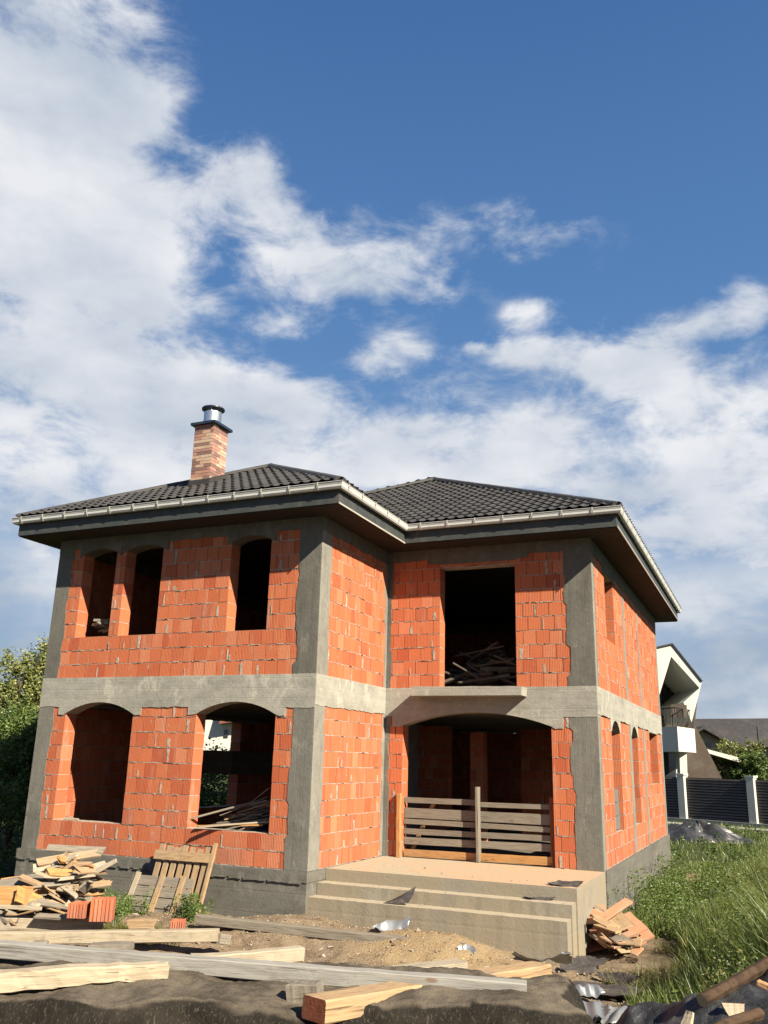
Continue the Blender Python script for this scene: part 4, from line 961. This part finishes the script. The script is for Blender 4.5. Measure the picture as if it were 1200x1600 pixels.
# ---------------------------------------------------------------- vegetation
def blades(name, pts, hts, wid, m, bend=.35, lab=None, rgen=RNG):
    n = len(pts); ph = rgen.uniform(0, 2*math.pi, n); fa = rgen.uniform(0, 2*math.pi, n); b = np.abs(rgen.normal(bend, bend*.5, n)); h = hts
    dx, dy = np.cos(ph), np.sin(ph); sx, sy = np.cos(fa)*wid, np.sin(fa)*wid
    V = np.zeros((n, 7, 3))
    for k, (t, wf) in enumerate(((0, 1.0), (.4, .9), (.75, .6))):
        cx = pts[:, 0]+dx*h*b*t*t; cy = pts[:, 1]+dy*h*b*t*t; cz = pts[:, 2]+h*t*(1-.25*b*t)
        V[:, 2*k, 0] = cx-sx*wf; V[:, 2*k, 1] = cy-sy*wf; V[:, 2*k, 2] = cz; V[:, 2*k+1, 0] = cx+sx*wf; V[:, 2*k+1, 1] = cy+sy*wf; V[:, 2*k+1, 2] = cz
    V[:, 6, 0] = pts[:, 0]+dx*h*b; V[:, 6, 1] = pts[:, 1]+dy*h*b; V[:, 6, 2] = pts[:, 2]+h*(1-.25*b)
    base = (np.arange(n)*7)[:, None]
    Fq = np.concatenate([base+np.array([[0, 1, 3, 2]]), base+np.array([[2, 3, 5, 4]])]).tolist()+(base+np.array([[4, 5, 6]])).tolist()
    o = link(name, V.reshape(-1, 3), Fq, [m]); o['kind'] = 'stuff'; o['category'] = 'grass'
    if lab: o['label'] = lab
    return o
def leaves(C, size, rgen, aspect=.5):
    n = len(C); a = rgen.normal(size=(n, 3)); a /= np.linalg.norm(a, axis=1)[:, None]; a[:, 2] = np.abs(a[:, 2])*.6; b = np.cross(a, rgen.normal(size=(n, 3))); b /= np.linalg.norm(b, axis=1)[:, None]+1e-9
    s = (size*rgen.uniform(.6, 1.3, n))[:, None]; c = np.cross(a, b)*.15
    V = np.stack([C-a*s, C+b*s*aspect+c*s, C+a*s, C-b*s*aspect+c*s], 1)
    base = (np.arange(n)*4)[:, None]; return V.reshape(-1, 3), (base+np.array([[0, 1, 2, 3]])).tolist()
def scatter(n, f):
    out = []
    while len(out) < n:
        p = f()
        if p is not None: out.append(p)
    return np.array(out)
rr = random.Random(77)
def pxof(x, y, z):
    v = Vector((x, y, z))-CAM; dd = v.dot(fw)
    return (600+F_PX*v.dot(RT)/dd, 800-F_PX*v.dot(UP)/dd) if dd > .1 else (9999, 9999)
def tall():
    x = rr.uniform(.35, 9); y = rr.uniform(-8.5, 13)
    edge = 1.7+.5*math.sin(y*1.7)+.3*math.sin(y*4.1) if y < -1.6 else (.25+.15*math.sin(y*3) if y > -.3 else 1.3)
    if y < -4: edge += (-4-y)*.12
    if x < edge: return None
    if 0.3 < x < 2.0 and 2.0 < y < 9 and rr.random() < .6: return None
    px, py = pxof(x, y, -.5)
    if px > 1330: return None
    if y > 4 and rr.random() < .5: return None
    return (x, y, hgt(x, y)-.02)
pts = scatter(42000, tall)
nn_ = np.array([math.sin(p[0]*1.9+1.3*math.sin(p[1]*1.1))+math.sin(p[1]*1.6+p[0]*.7) for p in pts])
edge_f = np.clip((pts[:, 0]-1.3)/2.0, 0, 1)
H = (.26+.92*edge_f+.30*np.clip(nn_, -1, 2)*edge_f)*RNG.uniform(.5, 1.45, len(pts)); H = np.clip(H, .08, 1.75)
H = np.where(pts[:, 1] > 7, H*.35, H)
blades('tall_grass', pts, H, .0065, 'grass_green', .38, 'tall green weedy grass growing right of the house')
def plume():
    p = tall(); return p if p and p[0] > 1.9 and p[1] < 6 else None
# feathery weed stalks rising over the grass
pp = scatter(520, plume); cs = []; stk = []; 
for p in pp:
    h = rr.uniform(.55, 1.0)+.5*min(1, max(0, (p[0]-1.8)/1.5))*rr.random(); lean = (rr.uniform(-.12, .12), rr.uniform(-.1, .1)); 
    stk.append((p[0], p[1], p[2], h))
    for k in range(46):
        t = rr.uniform(.22, 1); r = .13*(1.15-t)*rr.uniform(.2, 1); a = rr.uniform(0, 6.28)
        cs.append((p[0]+lean[0]*t+r*math.cos(a), p[1]+lean[1]*t+r*math.sin(a), p[2]+h*t))
V, Fq = leaves(np.array(cs), .028, RNG, .34); o = link('weed_leaves', V, Fq, ['grass_green']); tag(o, 'feathery weed tops above the tall grass', 'weeds', None, 'stuff')
# short weeds: along the side wall, round the pallet, far verge
def wz(x0, x1, y0, y1, cond=None):
    def f():
        x = rr.uniform(x0, x1); y = rr.uniform(y0, y1)
        if cond and not cond(x, y): return None
        return (x, y, hgt(x, y)-.02)
    return f
def weeds(name, pts, hmax, nl, size, m, lab):
    cs = []
    for p in pts:
        h = hmax*rr.uniform(.4, 1)
        for k in range(nl):
            t = rr.uniform(.05, 1); r = .35*h*rr.uniform(0, 1)*(1.1-.5*t); a = rr.uniform(0, 6.28); cs.append((p[0]+r*math.cos(a), p[1]+r*math.sin(a), p[2]+h*t))
    V, Fq = leaves(np.array(cs), size, RNG, .45); o = link(name, V, Fq, [m]); tag(o, lab, 'weeds', None, 'stuff'); return o
weeds('weed_patch', scatter(270, wz(.12, 2.4, -.5, 7.5)), .78, 80, .028, 'leaf_green', 'leafy weeds along the foot of the side wall')
weeds('weed_patch', np.concatenate([scatter(120, wz(-8.5, -6.5, -4.6, -3.6)), scatter(20, wz(-6.1, -5.5, -3.9, -3.4))]), .44, 80, .022, 'leaf_green', 'green weeds round the leaning pallet')
weeds('weed_patch', scatter(60, wz(-9.6, -8.2, -4.3, -3.4)), .16, 50, .02, 'leaf_green', 'low weeds at the foot of the scrap wood heap')
weeds('weed_patch', scatter(300, wz(-4, 10, 13, 29)), .35, 40, .05, 'leaf_green', 'low verge weeds before the slatted fence')
blades('dry_grass', scatter(2600, wz(-6.6, -5.0, -5.5, -4.3, lambda x, y: rr.random() < 1.1-1.2*math.hypot((x+5.8)/.9, (y+4.9)/.6))), RNG.uniform(.06, .22, 2600), .005, 'grass_dry', .6, 'yellowing short grass tuft behind the long weathered plank')
blades('dry_grass', scatter(5200, wz(.35, 2.7, -7.5, -1.3, lambda x, y: x > .95+.4*math.sin(y*2.2)+(.4 if y < -5 else 0))), RNG.uniform(.05, .26, 5200), .006, 'grass_dry', .6, 'drying short grass along the edge of the tall grass')
blades('verge_grass', scatter(9000, wz(-6, 12, 13, 31)), RNG.uniform(.08, .3, 9000), .012, 'grass_green', .5, 'rough grass on the verge before the slatted fence')
# ground litter
rr = random.Random(12); mb = MB()
for k in range(11000):
    x, y = rr.uniform(-8.5, 2.2), rr.uniform(-7.5, -2.6)
    if rr.random() > .25+.75*math.exp(-((y+4)**2)/4): continue
    if x < -w_-.02 and y > -d_-.1: continue
    s = rr.uniform(.006, .022)*(1 if rr.random() < .93 else 2.4); z = hgt(x, y)+s*.2
    c = Vector((x, y, z)); a = [c+Vector((rr.uniform(-1, 1), rr.uniform(-1, 1), rr.uniform(-.5, .8)))*s for _ in range(4)]
    mb.add(a, [(0, 1, 2), (0, 2, 3), (0, 3, 1), (1, 3, 2)], rr.choice([0, 0, 0, 1, 2]))
for k in range(420):
    lv = rr.choice(((0, -2.3, -.05), (0, -2.3, -1.9), (-.19, -2.64, -2.4), (-.375, -2.9, -2.68))); x = rr.uniform(-4.0, -.1); y = rr.uniform(lv[1], lv[2]); s = rr.uniform(.004, .014)*(1 if rr.random() < .94 else 2)
    c = Vector((x, y, lv[0]+s*.3)); mb.add([c+Vector((rr.uniform(-1, 1), rr.uniform(-1, 1), rr.uniform(-.4, .8)))*s for _ in range(4)], [(0, 1, 2), (0, 2, 3), (0, 3, 1), (1, 3, 2)], rr.choice([0, 0, 1, 2, 2]))
o = mb.build('rubble', ['mortar', 'wood_mid', 'wood_grey']); tag(fixn(o), 'small stones, chips and crumbs on the dirt before the steps', 'rubble', None, 'stuff')

def tree(name, loc, h, crown, seed, nleaf, size, m, lab, cat='tree', grp=None, trunk_h=.25):
    """crown: list of (dx,dy,dz,rx,ry,rz) lobes in metres above the base."""
    e = empty(name, loc, lab, cat, grp); rg = np.random.default_rng(seed); rq = random.Random(seed)
    mb = MB(); th = h*trunk_h; mb.cyl((0, 0, -.1), (0, 0, th), .035*h*.6, .022*h, 9)
    for (dx, dy, dz, rx, ry, rz) in crown:
        a = Vector((0, 0, th*.9)); b = Vector((dx, dy, dz)); mid = (a+b)/2+Vector((rq.uniform(-.1, .1)*h*.3, rq.uniform(-.1, .1)*h*.3, 0))
        mb.cyl(a, mid, .018*h, .012*h, 6, caps=False); mb.cyl(mid, b, .012*h, .004*h, 6, caps=False)
        for k in range(4):
            q_ = b+Vector((rq.uniform(-1, 1)*rx, rq.uniform(-1, 1)*ry, rq.uniform(-.2, 1)*rz))*.8; mb.cyl(mid, q_, .007*h, .002*h, 5, caps=False)
    mb.build('trunk', ['bark'], e)
    tot = sum(rx*ry*rz for (_, _, _, rx, ry, rz) in crown); C = []
    for (dx, dy, dz, rx, ry, rz) in crown:
        n = int(nleaf*rx*ry*rz/tot); nc = max(6, n//55)
        dirs = rg.normal(size=(nc, 3)); dirs /= np.linalg.norm(dirs, axis=1)[:, None]; rad = rg.uniform(.35, 1.0, nc)**.5
        cc = dirs*rad[:, None]*np.array([rx, ry, rz])*rg.uniform(.85, 1.15, nc)[:, None]+np.array([dx, dy, dz])
        pick = rg.integers(0, nc, n); C.append(cc[pick]+rg.normal(size=(n, 3))*np.array([rx, ry, rz])*.13)
    C = np.concatenate(C); C = C[C[:, 2] > .05]
    V, Fq = leaves(C, size, rg, .55); link('crown', V, Fq, [m], e); return e
def lobes(seed, h, r, n=7, low=.35):
    q = random.Random(seed); out = []
    for i in range(n):
        a = q.uniform(0, 6.28); rr_ = q.uniform(.1, .6)*r; z = h*(low+(1-low)*q.uniform(0, .8)); k = q.uniform(.38, .6)*r*(1.15-.5*z/h)
        out.append((rr_*math.cos(a), rr_*math.sin(a), z, k, k, k*q.uniform(.8, 1.1)))
    out.append((0, 0, h*.82, r*.4, r*.4, h*.18)); return out
gb = lambda px, v: (lambda p: (p.x, p.y, -.95))(PV(px, 1250, v))
TG = 'bushy trees left of the house'
tree('broadleaf_tree', gb(50, 29), 6.9, lobes(1, 6.3, 1.9, 9, .2), 1, 26000, .055, 'leaf_olive', 'olive-leaved tree with twiggy top beside the left house corner', grp=None)
tree('broadleaf_tree', gb(0, 28), 6.3, lobes(2, 5.9, 2.0, 9, .2), 2, 26000, .055, 'leaf_olive', 'yellowish-leaved tree cut by the left edge of the view')
tree('broadleaf_tree', gb(-70, 29), 6.0, lobes(3, 5.5, 2.2, 9, .2), 3, 20000, .06, 'leaf_green', 'green tree just outside the left edge of the view')
tree('shrub', gb(22, 25), 3.8, lobes(4, 4.0, 1.9, 9, .1), 4, 26000, .045, 'leaf_green', 'dense green shrub in front of the olive trees at the left', 'shrub')
tree('shrub', gb(58, 24), 3.4, lobes(5, 3.6, 1.3, 8, .1), 5, 18000, .045, 'leaf_green', 'darker green shrub right against the left house corner', 'shrub')
tree('shrub', gb(-55, 19), 2.4, lobes(9, 2.6, 1.5, 8, .1), 9, 12000, .05, 'leaf_green', 'green shrub beyond the left edge of the view', 'shrub')
tree('broadleaf_tree', gb(345, 32), 3.2, [(0, 0, 1.6, 2.2, 1.4, 1.3), (1.5, 0, 1.4, 1.4, 1.2, 1.1), (-1.6, 0, 1.4, 1.4, 1.2, 1.2)], 6, 14000, .07, 'leaf_green', 'bright green bush seen through the ground-floor window', 'bush')
for (px, v, h, r, s, m, lab) in ((1150, 58, 3.9, 2.2, 11, 'leaf_olive', 'round olive-green tree behind the slatted fence'), (1188, 56, 3.4, 2.0, 12, 'leaf_green', 'greener tree at the right edge behind the fence'),
                                 (1128, 60, 3.0, 1.6, 13, 'leaf_green', 'low green tree under the lean-to roof behind the fence'), (1235, 58, 4.2, 2.2, 14, 'leaf_olive', 'olive tree just beyond the right edge of the view')):
    tree('garden_tree', gb(px, v), h+.6, lobes(s, h+.5, r, 9, .3), s, 16000, .085, m, lab)

# ---------------------------------------------------------------- fence and neighbours
A_, B_ = PZ(1070, 1283, -.93), PZ(1180, 1291, -.93); fd = (B_-A_); fdn = fd.normalized()
fence = empty('slatted_fence', tuple(A_), 'dark horizontal slat fence between white posts before the modern house', 'fence')
for i in range(-4, 7):
    b = fd*i; mb = MB(); s = .19; n = Vector((-fdn.y, fdn.x, 0))
    mb.prism([b+fdn*sx*s+n*sy*s for sx, sy in ((-1, -1), (1, -1), (1, 1), (-1, 1))], Vector((0, 0, 2.30)))
    mb.prism([b+fdn*sx*(s+.05)+n*sy*(s+.05)+Vector((0, 0, 2.301)) for sx, sy in ((-1, -1), (1, -1), (1, 1), (-1, 1))], Vector((0, 0, .09)))
    fixn(mb.build('post', ['render_white'], fence))
    if i < 6:
        mb = MB(); L = fd.length-2*s-.02; st_ = b+fdn*(s+.01)
        for k in range(15):
            z0 = .16+k*.138; q0 = st_+n*.02
            mb.prism([q0+Vector((0, 0, z0)), q0+fdn*L+Vector((0, 0, z0)), q0+fdn*L+Vector((0, 0, z0+.085))+n*.02, q0+Vector((0, 0, z0+.085))+n*.02], n*.018)
        fixn(mb.build('slat_panel', ['fence_slat'], fence)); mb = MB()
        mb.prism([st_+n*.07+Vector((0, 0, .1)), st_+fdn*L+n*.07+Vector((0, 0, .1)), st_+fdn*L+n*.07+Vector((0, 0, 2.2)), st_+n*.07+Vector((0, 0, 2.2))], n*.02)
        fixn(mb.build('backing_panel', ['fence_dark'], fence))
mb = MB(); n = Vector((-fdn.y, fdn.x, 0)); mb.prism([fd*-4-n*.3, fd*6.2-n*.3, fd*6.2+n*.25, fd*-4+n*.25], Vector((0, 0, .14))); fixn(mb.build('fence_footing', ['render_grey'], fence))
a0 = PZ(1040, 1300, -.92); mb = MB(); mb.prism([A_-fd*4-n*3.2, A_+fd*6-n*3.2, A_+fd*6-n*2.0, A_-fd*4-n*2.0], Vector((0, 0, .035))); o = fixn(mb.build('path', ['render_grey'])); o['kind'] = 'structure'

mod = empty('modern_house', (0, 0, 0), 'white modern house with sharp angular roof frame and wraparound balcony', 'house')
def pp(px, py, v): return PV(px, py, v)
def prismv(name, pts, v, dep, m, par):
    mb = MB(); mb.prism([pp(x, y, v) for x, y in pts], FH*dep+rt0*(0)); return fixn(mb.build(name, [m], par))
prismv('roof_frame', [(985, 1022), (1050.7, 1007), (1097, 1064.6), (1080.7, 1128.5), (1068, 1097.5), (1093, 1075), (1048.7, 1025.8), (1030, 1087), (990, 1090)], 50, 5.5, 'render_white', mod)
prismv('roof_edge', [(985, 1019.5), (1050.9, 1004.6), (1098.6, 1064.2), (1096.8, 1064.6), (1050.6, 1006.9), (985, 1021.8)], 49.9, 5.7, 'far_roof', mod)
prismv('upper_wall', [(1000, 1050), (1052, 1050), (1090, 1090), (1084, 1150), (1000, 1150)], 54.5, 1.0, 'brown_clad', mod)
for x0 in (1036, 1043.5, 1052, 1058, 1064): prismv('window', [(x0, 1070+(x0-1036)*.6), (x0+4.0, 1072+(x0-1036)*.6), (x0+4.0, 1122), (x0, 1122)], 54.3, .15, 'window_glass', mod)
prismv('lower_wall', [(985, 1172), (1058, 1172), (1062, 1235), (985, 1235)], 51.5, 4, 'render_white', mod)
prismv('window', [(1034, 1174), (1055.5, 1175), (1057, 1225), (1035, 1225)], 51.3, .1, 'window_glass', mod)
# balcony: a box whose near corner points at the camera
cA, cB, cC = pp(1000, 1135, 51.0), pp(1058, 1135, 48.0), pp(1085.5, 1144, 50.5)
h0 = (cB-pp(1058.5, 1174, 48.0)).length
for P_ in (cA, cC): P_.z = cB.z
mb = MB(); mb.prism([cA, cB, cC, cC+FH*4, cA+FH*4], Vector((0, 0, -h0))); fixn(mb.build('balcony', ['render_white'], mod))
mb = MB()
for (p, q) in ((cA, cB), (cB, cC)):
    for k in range(14):
        b = p+(q-p)*((k+.5)/14); mb.cyl(b, b+Vector((0, 0, 1.0)), .02, k=5)
    mb.cyl(p+Vector((0, 0, 1.0)), q+Vector((0, 0, 1.0)), .03, k=6)
mb.build('railing', ['fence_dark'], mod)
prismv('sign_panel', [(1047.5, 1101), (1073, 1101.5), (1073.5, 1121.5), (1048, 1121)], 49.0, .1, 'brown_clad', mod)
prismv('column', [(1061.5, 1172), (1073, 1174), (1075, 1235), (1064, 1235)], 49.5, .5, 'render_white', mod)
prismv('sloped_wall', [(1078, 1122), (1083, 1127), (1131, 1222), (1131, 1245), (1062, 1245), (1062, 1176)], 52.5, .4, 'brown_clad', mod)

nb = empty('low_house', (0, 0, 0), 'low house with a long dark pitched roof far behind the garden trees', 'house')
prismv('wall', [(1085, 1150), (1230, 1150), (1230, 1225), (1085, 1225)], 82, 6, 'render_grey', nb)
mb = MB(); q0, q1, q2, q3 = pp(1070, 1165, 80), pp(1260, 1168, 80), pp(1260, 1126, 86), pp(1070, 1127.5, 86); mb.prism([q0, q1, q2, q3], Vector((0, 0, .25))); fixn(mb.build('roof', ['far_roof'], nb))
nb2 = empty('gabled_house', (0, 0, 0), 'small pale gabled house between the modern house and the garden trees', 'house')
prismv('wall', [(1085, 1150), (1100, 1139), (1134, 1157), (1134, 1225), (1085, 1225)], 70, 5, 'render_pink', nb2)
prismv('roof', [(1078, 1147), (1100, 1134.5), (1142, 1158.5), (1141, 1161.5), (1100, 1139), (1080, 1150)], 69, 7, 'far_roof', nb2)
prismv('window', [(1104, 1161), (1111.5, 1161.5), (1111.5, 1168.5), (1104, 1168)], 69.9, .1, 'window_glass', nb2)
ln = empty('lean_to', (0, 0, 0), 'pale-edged lean-to roof sloping right above the fence', 'shed')
prismv('roof', [(1103, 1170), (1170, 1188), (1171, 1195), (1165, 1194), (1104, 1176)], 57, 3, 'render_white', ln); prismv('wall', [(1096, 1178), (1160, 1196), (1160, 1245), (1096, 1245)], 58, .3, 'brown_clad', ln)
mb = MB(); p = gb(1194, 66); mb.cyl((p[0], p[1], -.95), (p[0], p[1], 4.9), .10, .07, 8); o = mb.build('utility_pole', ['fascia']); tag(o, 'thin dark pole at the right edge before the dark roof', 'pole')
wh = empty('white_house', (0, 0, 0), 'white house with red roof seen through the ground-floor window', 'house')
prismv('wall', [(300, 1122), (385, 1122), (385, 1200), (300, 1200)], 60, 8, 'render_white', wh); prismv('roof', [(342, 1131), (390, 1124), (390, 1100), (352, 1096)], 59, 9, 'red_roof', wh)
prismv('window', [(350, 1140), (356, 1140), (356, 1152), (350, 1152)], 59.9, .1, 'window_glass', wh)
for o_ in (mod, nb, nb2, ln, wh):            # move each empty to the base of its building
    cs_ = [v for c_ in o_.children for v in [Vector(p) for p in c_.bound_box]]; m_ = sum(cs_, Vector())/len(cs_); m_.z = -.93
    o_.location = m_
    for c_ in o_.children: c_.location = c_.location-m_
